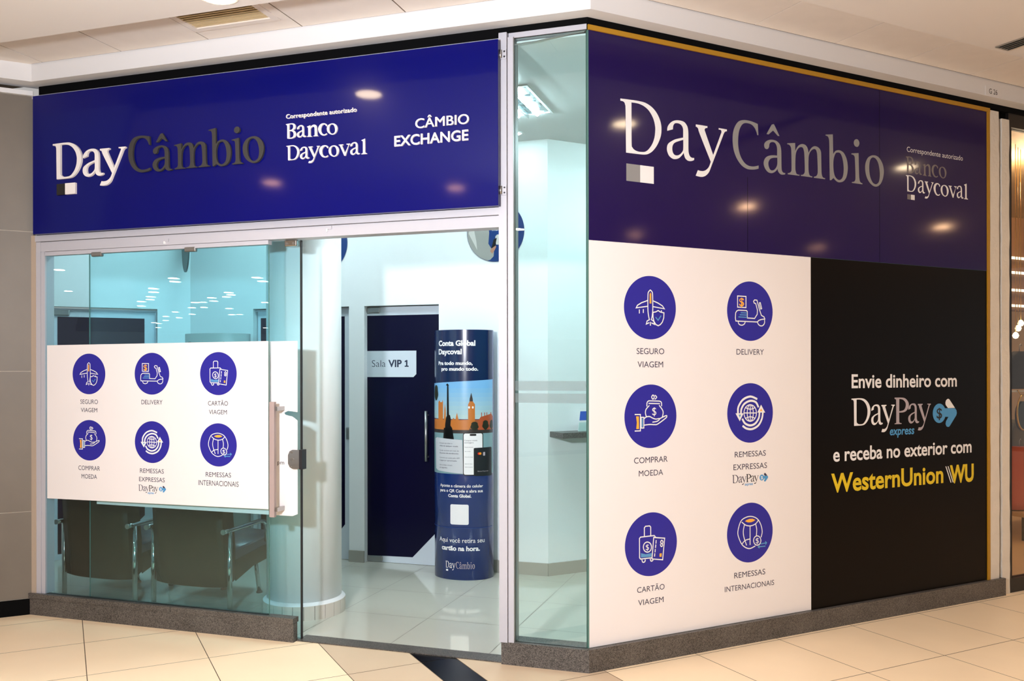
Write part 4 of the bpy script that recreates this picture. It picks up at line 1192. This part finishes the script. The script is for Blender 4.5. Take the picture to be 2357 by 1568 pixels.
# cards at the foot of the picture
mb = MB(); P_([(1004, 1012), (1007, 1009), (1064, 1013), (1066, 1091), (1009, 1086), (1005, 1082)], mat('card_grey', (196, 200, 206), 0.3), .0028); card = T1.wrap(mb, 'grey_card', M['print_grey'], tt)
mb = MB()
for k, (ln, x1) in enumerate((('Compre em dólar e', 1041), ('utilize em qualquer moeda.', 1055), ('Cartão na hora em mais de', 1056), ('30 pontos de atendimento.', 1056), ('Controle sua conta pelo APP', 1058), ('e pague por aproximação.', 1052), ('Use cartões virtuais', 1041), ('em segundos.', 1030))):
    y = 1023 + 6.2 * k + 4.4 * (k // 2)
    put_text(mb, ln, sx(1012.5), sx(x1), zy(y), 0.0088, T1.put(.0032), M['ink'], 0.01 * (k % 2))
T1.wrap(mb, 'lettering', M['ink'], card)
def rrect(x0, y0, x1, y1, r):
    P = []
    for cx, cy, a0 in ((x1 - r, y1 - r, 0), (x0 + r, y1 - r, 90), (x0 + r, y0 + r, 180), (x1 - r, y0 + r, 270)):
        for i in range(5):
            a = math.radians(a0 + 22.5 * i); P.append((cx + r * math.cos(a), cy + r * math.sin(a)))
    return P
mb = MB(); P_(rrect(1065.5, 996, 1111.5, 1095, 5), drk, .0034); ph = T1.wrap(mb, 'phone_picture', drk, tt)
mb = MB(); P_(rrect(1067.3, 998, 1109.8, 1093, 4), M['print_white'], .0038); P_(rrect(1081, 999, 1096, 1003.5, 2), drk, .0042); T1.wrap(mb, 'screen', M['print_white'], ph)
mb = MB()
for ln, x0, x1, y, h in (('Comprar moeda', 1069, 1098, 1015.5, .010), ('extrangeira', 1069, 1090, 1020.5, .010), ('Moeda desejada', 1069.5, 1089, 1030.5, .006), ('Valor a receber', 1069.5, 1083, 1040, .006), ('Forma de entrega', 1070, 1088, 1053, .006), ('Dados da compra', 1070, 1087, 1069, .006), ('Detalhes da operação', 1070, 1088, 1076, .006)):
    put_text(mb, ln, sx(x0), sx(x1), zy(y), h, T1.put(.0042), M['ink'])
T1.wrap(mb, 'lettering', M['ink'], ph)
mb = MB(); P_([(1090, 1033), (1091.5, 1031.5), (1128, 1030.5), (1130, 1032.5), (1130, 1095.5), (1128, 1097), (1091, 1096), (1090, 1094)], mat('card_black', (34, 36, 40), 0.3), .0046); bc = T1.wrap(mb, 'black_card_picture', drk, tt)
mb = MB()
for cx, c in ((1101.6, mat('card_red', (222, 40, 32), 0.3)), (1104.6, mat('card_amber', (242, 150, 36), 0.3))):
    mb.fill([[(sx(cx + 2.7 * math.cos(a)), zy(1044.6 + 2.9 * math.sin(a))) for a in [2 * math.pi * i / 20 for i in range(20)]]], T1.put(.0049 if cx < 1103 else .0051), c)
P_(rrect(1111, 1041.5, 1115.5, 1050, 1.2), M['print_lilac'], .0050)
T1.wrap(mb, 'card_mark', M['icon_orange'], bc)
mb = MB(); put_text(mb, 'Banco Daycoval', sx(1099), sx(1122), zy(1086.5), .008, T1.put(.0051), M['print_lilac']); T1.wrap(mb, 'lettering', M['print_lilac'], bc)
for txt, x0, x1, y, h, wt in (('Conta Global', 1010.6, 1094.3, 795.4, .038, .04), ('Daycoval', 1010.4, 1063, 815, .038, .035), ('Pra todo mundo,', 1010, 1088, 839.7, .0255, .04), ('pro mundo todo.', 1016.4, 1100.8, 853, .0255, .04),
                              ('Aponte a câmera do celular', 1013.6, 1111.2, 1122.5, .0215, .012), ('para o QR Code e abra sua', 1013.6, 1111, 1134, .0215, .018), ('Conta Global.', 1031.6, 1084.6, 1145.5, .0215, .035),
                              ('Aqui você retira seu', 1012, 1114.6, 1250, .034, 0.0), ('cartão na hora.', 1017, 1104, 1268.5, .034, .035)):
    mb = MB(); put_text(mb, txt, sx(x0), sx(x1), zy(y), h, T1.put(.0012), M['print_white'], wt); T1.wrap(mb, 'lettering', M['print_white'], tt)
mb = MB(); P_(rrect(1036.4, 1162, 1078.4, 1208.5, 3.5), M['print_white'], .0012); T1.wrap(mb, 'white_code_plate', M['print_white'], tt)
mb = MB(); a0, a1 = sx(1025.5), sx(1092.3)
k0, k1 = 0.2083, 2.2523
for key, m in (('B_day', 'print_white'), ('B_cambio', 'print_lilac')):
    for g, a, b in WORDS[key][2]:
        serif_letter(mb, g, a0 + (a - k0) / (k1 - k0) * (a1 - a0), a0 + (b - k0) / (k1 - k0) * (a1 - a0), zy(1310), .052, T1.put(.0012), M[m])
P_([(1026.5, 1313), (1031, 1313), (1031, 1317), (1026.5, 1317)], M['print_white'], .0012)
T1.wrap(mb, 'wordmark', M['print_white'], tt)
mb = MB(); T1.band(mb, -E_, E_, 0.398, 0.401, 0.0012, mat('crease', (30, 66, 136), 0.3)); mb.build('crease_line', None, tt)

T2 = Totem(-3.53, 1.66, 0.285, 0.20)
t2 = thing('display_totem', 'grey curved advertising totem behind the armchairs, only its top above the poster', 'totem', (-3.53, 1.66, 0.0035))
mb = MB(); T2.body(mb, 0.0035, 1.90, M['totem_grey']); mb.build('curved_body', M['totem_grey'], t2)
mb = MB(); k0, k1 = 2.4591, 3.0849
for g, a, b in WORDS['B_daycoval'][2]:
    serif_letter(mb, g, -0.17 + (a - k0) / (k1 - k0) * .36, -0.17 + (b - k0) / (k1 - k0) * .36, 1.765, .068, T2.put(.0012), M['ink_black'])
T2.wrap(mb, 'wordmark', M['ink_black'], t2)

# ---- round wall pictures
def round_sign(name, label, F, s, z, r, o, loc):
    t = thing(name, label, 'round sign', loc)
    mb = MB(); mb.fill([ellipse(s, z, r, r, 64)], on(F, o), mat('round_sign_blue', (14, 52, 112), 0.3), 0.006)
    mb.build('disc', None, t)
    return t
c1 = round_sign('round_wall_sign', 'round blue wall picture of a person in a grey jacket holding a phone', FA, -1.20, 2.69, 0.238, -2.0, (-1.2, 1.99, 2.45))
gj = mat('picture_jacket', (150, 150, 146), 0.5); gs = mat('picture_shirt', (196, 194, 190), 0.5); sk = mat('picture_skin', (172, 122, 100), 0.5)
mb = MB()
arc = [(-1.2 + .236 * math.cos(a), 2.69 + .236 * math.sin(a)) for a in [math.radians(d) for d in range(140, 256, 6)]]
mb.fill([arc + [(-1.243, 2.468), (-1.214, 2.495), (-1.211, 2.535), (-1.236, 2.562), (-1.258, 2.596), (-1.251, 2.683), (-1.272, 2.80), (-1.30, 2.86)]], on(FA, -1.9935), gj)
mb.fill([[(-1.424, 2.683), (-1.352, 2.55), (-1.359, 2.622), (-1.374, 2.69), (-1.374, 2.80), (-1.40, 2.78)]], on(FA, -1.9930), gs)
mb.build('person_picture', gj, c1)
mb = MB(); mb.fill([[(-1.243, 2.535), (-1.222, 2.576), (-1.20, 2.583), (-1.192, 2.57), (-1.204, 2.545), (-1.225, 2.515)]], on(FA, -1.9920), sk); mb.build('hand_picture', sk, c1)
mb = MB(); mb.fill([[(-1.233, 2.556), (-1.200, 2.576), (-1.186, 2.640), (-1.214, 2.626)]], on(FA, -1.9915), drk); mb.build('phone_picture', drk, c1)
mb = MB(); mb.fill([[(-1.193, 2.586), (-1.10, 2.580), (-1.10, 2.672), (-1.186, 2.664), (-1.2, 2.65)]], on(FA, -1.9918), gs); mb.build('speech_card', gs, c1)
mb = MB(); put_text(mb, 'mundo', -1.225, -1.13, 2.695, .03, on(FA, -1.9918), M['print_white']); mb.build('lettering', M['print_white'], c1)
round_sign('round_wall_sign', 'round blue wall picture mostly hidden behind the white column', FA, -2.745, 2.66, 0.238, -2.0, (-2.745, 1.99, 2.42))
bl = thing('blade_sign', 'round dark sign standing out edge-on from the left wall, above the totem', 'round sign', FB(-1.52, 2.45, -4.05))
mb = MB()
mb.fill([ellipse(-4.055, 2.69, 0.235, 0.245, 64)], lambda x, y, d: FB(-1.522 - d, y, x), mat('blade_grey', (84, 104, 108), 0.4), 0.012)
mb.build('disc', None, bl)

# ---- armchairs
def make_chair():
    t = thing('armchair', 'brown leather armchair with chrome arms behind the left glass, the one nearer the column', 'armchair', (-2.785, 0.36, 0.0035))
    bx, by = -2.785, 0.36
    mb = MB()
    prof = [(-0.005, 0.165), (0.015, 0.155), (0.10, 0.19), (0.10, 0.42), (0.055, 0.82), (0.03, 0.862), (-0.03, 0.865), (-0.055, 0.84), (-0.03, 0.45)]
    for s in (-1,):
        pass
    n = 10
    W = 0.275
    cols = []
    for i in range(n + 1):
        k = -1 + 2 * i / n
        e = 1 - 0.06 * abs(k) ** 6
        cols.append([mb.bm.verts.new((bx + W * k, by + 0.02 + (y - 0.02) * (0.75 + 0.25 * e) - 0.012 * (1 - k * k), 0.0035 + z if z > .3 else 0.0035 + z + .012 * abs(k) ** 4)) for y, z in prof])
    m = len(prof)
    for a, b in zip(cols, cols[1:]):
        for j in range(m):
            f = mb.bm.faces.new((a[j], b[j], b[(j + 1) % m], a[(j + 1) % m])); f.smooth = True
    mb.bm.faces.new(cols[0]); mb.bm.faces.new(cols[-1][::-1])
    mb.build('backrest', M['leather'], t)
    mb = MB()
    sp = [(0.10, 0.20), (0.30, 0.255), (0.50, 0.275), (0.60, 0.285), (0.635, 0.32), (0.635, 0.40), (0.60, 0.435), (0.40, 0.425), (0.10, 0.40)]
    cols = [[mb.bm.verts.new((bx + x, by + y, 0.0035 + z + dz * (z > .35))) for y, z in sp] for x, dz in ((-.275, -.012), (-.25, 0), (0, .012), (.25, 0), (.275, -.012))]
    m = len(sp)
    for a, b in zip(cols, cols[1:]):
        for j in range(m):
            f = mb.bm.faces.new((a[j], b[j], b[(j + 1) % m], a[(j + 1) % m])); f.smooth = True
    mb.bm.faces.new(cols[0]); mb.bm.faces.new(cols[-1][::-1])
    mb.build('seat', M['leather_seat'], t)
    for x in (-.278, .272):
        mb = MB()
        mb.fill([[(y, z) for y, z in ((0.10, 0.19), (0.30, 0.25), (0.50, 0.27), (0.61, 0.285), (0.63, 0.33), (0.45, 0.37), (0.10, 0.33))]], lambda a, b, d, x=x: Vector((bx + x + d, by + a, 0.0035 + b)), M['leather'], 0.006)
        mb.build('side_panel', M['leather'], t)
    for s in (-1, 1):
        x = bx + s * 0.302
        mb = MB().tube([(x, by - .070, .5475), (x, by - .02, .5475), (x, by + .2, .553), (x, by + .33, .556), (x, by + .38, .548), (x, by + .41, .525), (x, by + .42, .48), (x, by + .42, .40)], 0.0155, 14, M['chrome'])
        a = mb.build('armrest', M['chrome'], t)
        MB().tube([(x, by - .074, .5475), (x, by - .068, .5475)], 0.0175, 14, M['steel']).build('end_cap', M['steel'], a)
        MB().tube([(x, by, 0.0035), (x, by, 0.54)], 0.0165, 14, M['chrome']).build('leg', M['chrome'], t)
        MB().tube([(bx + s * 0.15 + .02, by + .53, 0.012), (bx + s * 0.15, by + .50, 0.29)], 0.015, 12, M['chrome']).build('leg', M['chrome'], t)
        MB().lathe(bx + s * .15 + .02, by + .53, [(0.022, 0.0035), (0.022, 0.014), (0.014, 0.02)], 16, M['steel_dark']).build('foot_glide', M['steel_dark'], t)
    return t
ch = make_chair()
dup(ch, (-2.785 - 0.752, 0.352, 0.0035), 'brown leather armchair with chrome arms behind the left glass, the one nearer the grey wall')

# ---- counter on the right wall with a leaflet holder
tag(MB().fbox(FB, 0.884, 2.3, 1.079, 1.121, v0, v0 + 0.20, M['granite']).build('counter_shelf', mat('dark_granite', (44, 50, 50), 0.3, noise=(120, .3))),
    'dark granite counter shelf on the right shop wall behind the corner glass', 'shelf')
lh = thing('leaflet_holder', 'clear stand with a blue and white leaflet on the granite shelf', 'leaflet holder', FB(1.11, 1.121, v0 + .1))
mb = MB()
def sl(s, z, o): return FB(s + 0.20 * (z - 1.121) * 0.9, z, v0 + 0.11 - 0.02 + o - (z - 1.121) * .1)
def slab_(s0, s1, z0, z1, o0, o1, m):
    mb.hexa([sl(s0, z0, o1), sl(s1, z0, o1), sl(s1, z0, o0), sl(s0, z0, o0), sl(s0, z1, o1), sl(s1, z1, o1), sl(s1, z1, o0), sl(s0, z1, o0)], m)
slab_(1.085, 1.24, 1.1215, 1.30, -.004, 0.0, M['print_white']); mb.build('leaflet', M['print_white'], lh)
mb = MB(); slab_(1.087, 1.238, 1.205, 1.275, 0.0, 0.001, mat('leaflet_blue', (34, 84, 190), .4)); mb.build('blue_band', None, lh)
mb = MB(); slab_(1.08, 1.245, 1.1215, 1.19, 0.006, 0.009, M['glass_corner']); mb.build('clear_pocket', M['glass_corner'], lh)

# ---- interior lighting
def troffer(x, y, label, w=0.62):
    t = thing('ceiling_troffer', label, 'ceiling light', (x, y, CZ), 'fluorescent troffers in the shop ceiling')
    f = MB()
    for a, b, c, d in ((-.5, .5, -.5, -.47), (-.5, .5, .47, .5), (-.5, -.47, -.47, .47), (.47, .5, -.47, .47)):
        f.box(x + a * w, x + b * w, y + c * w, y + d * w, CZ - .008, CZ, M['white_paint'])
    f.build('rim', M['white_paint'], t)
    MB().box(x - .47 * w, x + .47 * w, y - .47 * w, y + .47 * w, CZ - .0015, CZ - .0005, M['louvre']).build('reflector', M['louvre'], t)
    for k in range(4):
        xx = x + (-.33 + .22 * k) * w
        MB().tube([(xx, y - .45 * w, CZ - .016), (xx, y + .45 * w, CZ - .016)], 0.013, 10, M['tube_on']).build('tube', M['tube_on'], t)
    for k in range(3):
        xx = x + (-.22 + .22 * k) * w
        MB().box(xx - .004, xx + .004, y - .47 * w, y + .47 * w, CZ - .036, CZ - .004, M['louvre']).build('louvre', M['louvre'], t)
    for k in range(4):
        yy = y + (-.3 + .2 * k) * w
        MB().box(x - .47 * w, x + .47 * w, yy - .003, yy + .003, CZ - .036, CZ - .022, M['louvre']).build('louvre', M['louvre'], t)
    return t
troffer(-0.855, 1.015, 'square fluorescent ceiling light with mirror louvres seen through the corner pane')
troffer(-3.1, 1.015, 'square fluorescent ceiling light added unseen above the armchairs to light the left side')  # hidden by the blue sign, added to light the left part of the shop
troffer(0.6, 2.0, 'square fluorescent ceiling light added unseen behind the purple panel')  # unseen, added as a further light deeper in the shop
t = thing('square_downlight', 'small square white downlight in the shop ceiling near the back wall', 'ceiling light', (-.95, 1.76, CZ))
MB().box(-1.0, -.90, 1.715, 1.81, CZ - .006, CZ, M['white_paint']).build('rim', M['white_paint'], t)
MB().lathe(-.955, 1.762, [(.034, CZ - .008), (.034, CZ - .002)], 20, M['tube_on']).build('lens', M['tube_on'], t)

# ================================================================ clothes shop on the right
warmw = mat('boutique_wall', (224, 190, 146), 0.7); wood = mat('boutique_wood', (120, 84, 56), 0.5, noise=(4, .1))
dk = M['dark_frame']
t = thing('window_4', 'dark framed display window of the clothes shop at the right edge', 'window', FB(4.5, 0, -.01)); t['kind'] = 'structure'
mb = MB(); mb.fbox(FB, 3.532, 3.562, 0, 3.44, -.06, 0.0, dk); mb.fbox(FB, 3.562, 9.5, 3.33, 3.468, -.06, 0.0, dk); mb.fbox(FB, 3.562, 9.5, 0, 0.10, -.06, 0.0, dk); mb.fbox(FB, 9.45, 9.5, .1, 3.33, -.06, 0, dk)
mb.build('frame', dk, t)
MB().pane(FB, 3.562, 9.45, 0.10, 3.33, -.035, -.025, M['glass_shop'], M['glass_edge']).build('glass_pane', None, t)
struct('floor_boutique', MB().fbox(FB, 3.5, 10, 0.0005, 0.09, -3.4, -.06), mat('boutique_floor', (226, 190, 146), 0.3))
struct('ceiling_boutique', MB().fbox(FB, 3.5, 10, 3.62, 3.7, -3.4, -.06), warmw)
struct('wall_boutique_back', MB().fbox(FB, 3.5, 10, 0, 3.62, -3.5, -3.4), warmw)
struct('wall_boutique_left', MB().fbox(FB, 3.44, 3.5, 0, 3.62, -3.4, -.51), warmw)
strip = mat('led_strip', (255, 240, 215), .5, emit=((1, .84, .62), 2.0))
lab = ('upper', 'middle', 'lower')
for k, z in enumerate((2.74, 2.59, 2.41, 2.25)):
    tag(MB().fbox(FB, 5.2 + .3 * k, 8.5, z - .012, z + .012, -1.72, -1.70, strip).build('light_strip', strip),
        ('topmost', 'second', 'third', 'lowest')[k] + ' thin bright light strip on the brown boutique wall', 'light strip', 'light strips in the clothes shop')
struct('wall_boutique_panel', MB().fbox(FB, 5.0, 9, 2.2, 3.16, -1.80, -1.74), wood)
# rail with garments, in the plane v = -1
t = thing('garment_rail', 'thin white rail for clothes inside the boutique window', 'rail', FB(5.5, 1.38, -1.0))
MB().tube([FB(4.7, 1.40, -1.0), FB(7.0, 1.40, -1.0)], 0.009, 10, M['print_white']).build('bar', M['print_white'], t)
for s in (4.75, 6.95): MB().tube([FB(s, .09, -1.0), FB(s, 3.62, -1.0)], 0.009, 10, M['steel_dark']).build('upright', M['steel_dark'], t)
def garment(name, label, cat, s, v, z0, z1, w, d, m, sleeves=True):
    g = thing(name, label, cat, FB(s, z0, v))
    mb = MB()
    n = 24; rows = 8
    rings = []
    for r in range(rows + 1):
        k = r / rows; z = z0 + (z1 - z0) * k
        ww = w * (1.0 - 0.28 * k) if k < .85 else w * (.76 - 2.6 * (k - .85))
        dd = d * (1 - .3 * k)
        rings.append([mb.bm.verts.new(FB(s + ww * math.cos(2 * math.pi * i / n) * (1 + .06 * math.sin(6 * 2 * math.pi * i / n) * (1 - k)), z, v + dd * math.sin(2 * math.pi * i / n))) for i in range(n)])
    for a, b in zip(rings, rings[1:]):
        for i in range(n):
            f = mb.bm.faces.new((a[i], a[(i + 1) % n], b[(i + 1) % n], b[i])); f.smooth = True
    mb.bm.faces.new(rings[-1]); mb.bm.faces.new(rings[0][::-1])
    mb.build('cloth', m, g)
    if sleeves:
        for sg_ in (-1, 1):
            MB().tube([FB(s + sg_ * w * .62, z0 + (z1 - z0) * .88, v), FB(s + sg_ * w * .95, z0 + (z1 - z0) * .6, v), FB(s + sg_ * w * 1.05, z0 + (z1 - z0) * .25, v)], d * .55, 12, m).build('sleeve', m, g)
    MB().tube([FB(s, z1 - .01, v), FB(s, z1 + .05, v), FB(s + .02, z1 + .07, v), FB(s + .035, z1 + .05, v)], .003, 8, M['steel']).build('hanger_hook', M['steel'], g)
    return g
garment('jacket', 'black jacket hanging above the white rail in the boutique', 'jacket', 5.28, -1.05, 1.42, 1.76, .20, .06, mat('jacket_black', (24, 24, 30), .7))
garment('dress', 'salmon pink dress hanging low in the boutique window', 'dress', 5.20, -1.0, .345, .90, .17, .09, mat('salmon', (206, 104, 88), .8), False)
garment('blouse', 'pale blouse behind the salmon dress in the boutique', 'blouse', 5.02, -1.12, .62, 1.05, .12, .06, mat('pale_cloth', (196, 186, 178), .8))
garment('olive_top', 'olive grey top above the salmon dress in the boutique', 'top', 5.40, -1.15, .85, 1.13, .16, .07, mat('olive', (104, 98, 84), .8))
bg = thing('handbag', 'black handbag with a gold ring hanging from the white rail', 'handbag', FB(5.19, 1.0, -.97))
mb = MB(); mb.fill([[(5.19 + .085 * math.cos(a), 1.18 + .13 * math.sin(a)) for a in [2 * math.pi * i / 32 for i in range(32)]]], lambda x, y, d: FB(x, y, -.98 + d), None, .03); mb.build('body', mat('bag_black', (20, 18, 16), .35), bg)
gold = mat('gold_metal', (214, 180, 110), .25, metal=1.0)
MB().tube([FB(5.19 + .088 * math.cos(a), 1.21 + .155 * math.sin(a), -.955) for a in [2 * math.pi * i / 32 for i in range(33)]], .008, 8, gold).build('gold_ring', gold, bg)
MB().tube([FB(5.17, 1.36, -.96), FB(5.16, 1.41, -.99)], .005, 8, gold).build('hook', gold, bg)
bulb = mat('bulb_on', (255, 236, 200), .5, emit=((1, .8, .5), 4.0))
for k, (s, v, z) in enumerate(((5.15, -1.0, 1.90), (5.28, -1.06, 1.97), (5.38, -1.1, 2.02))):
    b = thing('pendant_bulb', ('nearest', 'middle', 'farthest')[k] + ' small round glowing bulb over the boutique jackets', 'bulb', FB(s, z, v), 'glowing bulbs in the clothes shop')
    q = FB(s, z, v)
    MB().lathe(q.x, q.y, [(.003, z - .028), (.018, z - .022), (.028, z), (.02, z + .02), (.008, z + .032)], 16, bulb).build('globe', bulb, b)
    MB().tube([(q.x, q.y, z + .03), (q.x, q.y, 3.62)], .003, 6, gold).build('cord', gold, b)
t = thing('display_table', 'low pale wooden display table under the clothes', 'table', FB(5.45, .09, -1.15))
MB().fbox(FB, 5.0, 6.2, .30, .335, -1.5, -.8, mat('table_wood', (206, 170, 128), .5)).build('top', None, t)
for s in (5.05, 6.15):
    for v in (-1.45, -.85):
        MB().fbox(FB, s - .02, s + .02, .09, .30, v - .02, v + .02, M['steel_dark']).build('leg', M['steel_dark'], t)
add_light('boutique_light', 'POINT', FB(5.6, 3.3, -1.2), 55, (1, .78, .52), .15)

# ================================================================ lamps and vents of the mall ceiling
def downlight(x, y, label, power, grp=None, lens='lamp_on'):
    t = thing('recessed_downlight', label, 'downlight', (x, y, 3.44), grp)
    MB().lathe(x, y, [(.098, 3.436), (.102, 3.4395)], 40, M['lamp_trim']).build('trim_ring', M['lamp_trim'], t)
    MB().lathe(x, y, [(.082, 3.4335), (.086, 3.4375)], 40, M[lens]).build('lens', M[lens], t)
    add_light('lamp_beam', 'SPOT', (x, y, 3.425), power, (1.0, 0.93, 0.85), .08, aim=(x, y, 0), parent=None, spot=112)
downlight(-1.655, -0.885, 'glowing round downlight at the top edge of the picture, over the blue sign', 42)
LENS = {NEAR[1]: 'lamp_low', NEAR[2]: 'lamp_low', NEAR[4]: 'lamp_mid', NEAR[6]: 'lamp_mid', NEAR[7]: 'lamp_low', NEAR[8]: 'lamp_low'}
for x, y in NEAR[1:] + [(-0.6, -3.0), (1.3, -2.6), (3.2, -1.2), (3.8, -3.6), (-2.4, -6.4), (1.0, -6.6)]:  # lamps spelled out here are unseen, added to light the floor
    downlight(x, y, 'warm recessed mall downlight, mirrored in the shop signs or added to light the floor', 70, 'mall ceiling downlights', LENS.get((x, y), 'lamp_on'))
_far = []
for x, y in MIRRORED:
    if any(math.hypot(x - a, y - b) < 0.27 for a, b in _far): continue
    _far.append((x, y))
    o = MB().lathe(x, y, [(.085, 3.430), (.085, 3.4395)], 16, M['lamp_on_far']).build('far_downlight', M['lamp_on_far'])
    tag(o, 'distant mall downlight mirrored as a bright dot in the left glass', 'downlight', 'distant mall downlights')
# square return-air grille in the tile strip
t = thing('air_grille', 'square louvred air grille in the ceiling tiles above the blue sign', 'vent', (-1.995, -.52, 3.58))
mb = MB()
for a in ((-2.28, -1.71, -.28, -.24), (-2.28, -1.71, -.81, -.77), (-2.28, -2.24, -.77, -.28), (-1.75, -1.71, -.77, -.28)):
    mb.box(a[0], a[1], a[2], a[3], 3.572, 3.58, M['panel'])
mb.build('frame', M['panel'], t)
MB().box(-2.24, -1.75, -.77, -.28, 3.5795, 3.5798, mat('grille_back', (228, 212, 178), .7)).build('duct', None, t)
for k in range(20):
    y = -.295 - .0245 * k
    MB().hexa([(-2.24, y, 3.5785), (-1.75, y, 3.5785), (-1.75, y + .003, 3.5785), (-2.24, y + .003, 3.5785), (-2.24, y - .014, 3.570), (-1.75, y - .014, 3.570), (-1.75, y - .011, 3.570), (-2.24, y - .011, 3.570)], mat('grille_slat', (238, 224, 196), .5)).build('slat', MATS['grille_slat'], t)
t = thing('linear_grille', 'dark linear air slot in the lower ceiling at upper right', 'vent', FB(2.32, 3.44, 1.2))
mb = MB()
for a in ((2.262, 2.272, .765, 2.0), (2.368, 2.378, .765, 2.0), (2.262, 2.378, .757, .768)):
    mb.fbox(FB, a[0], a[1], 3.434, 3.4398, a[2], a[3], M['steel'])
mb.build('frame', M['steel'], t)
MB().fbox(FB, 2.27, 2.37, 3.4385, 3.4396, .767, 2.0, M['black_gap']).build('duct', M['black_gap'], t)
for k in range(3):
    MB().fbox(FB, 2.291 + .026 * k, 2.297 + .026 * k, 3.434, 3.439, .767, 2.0, M['steel']).build('blade', M['steel'], t)
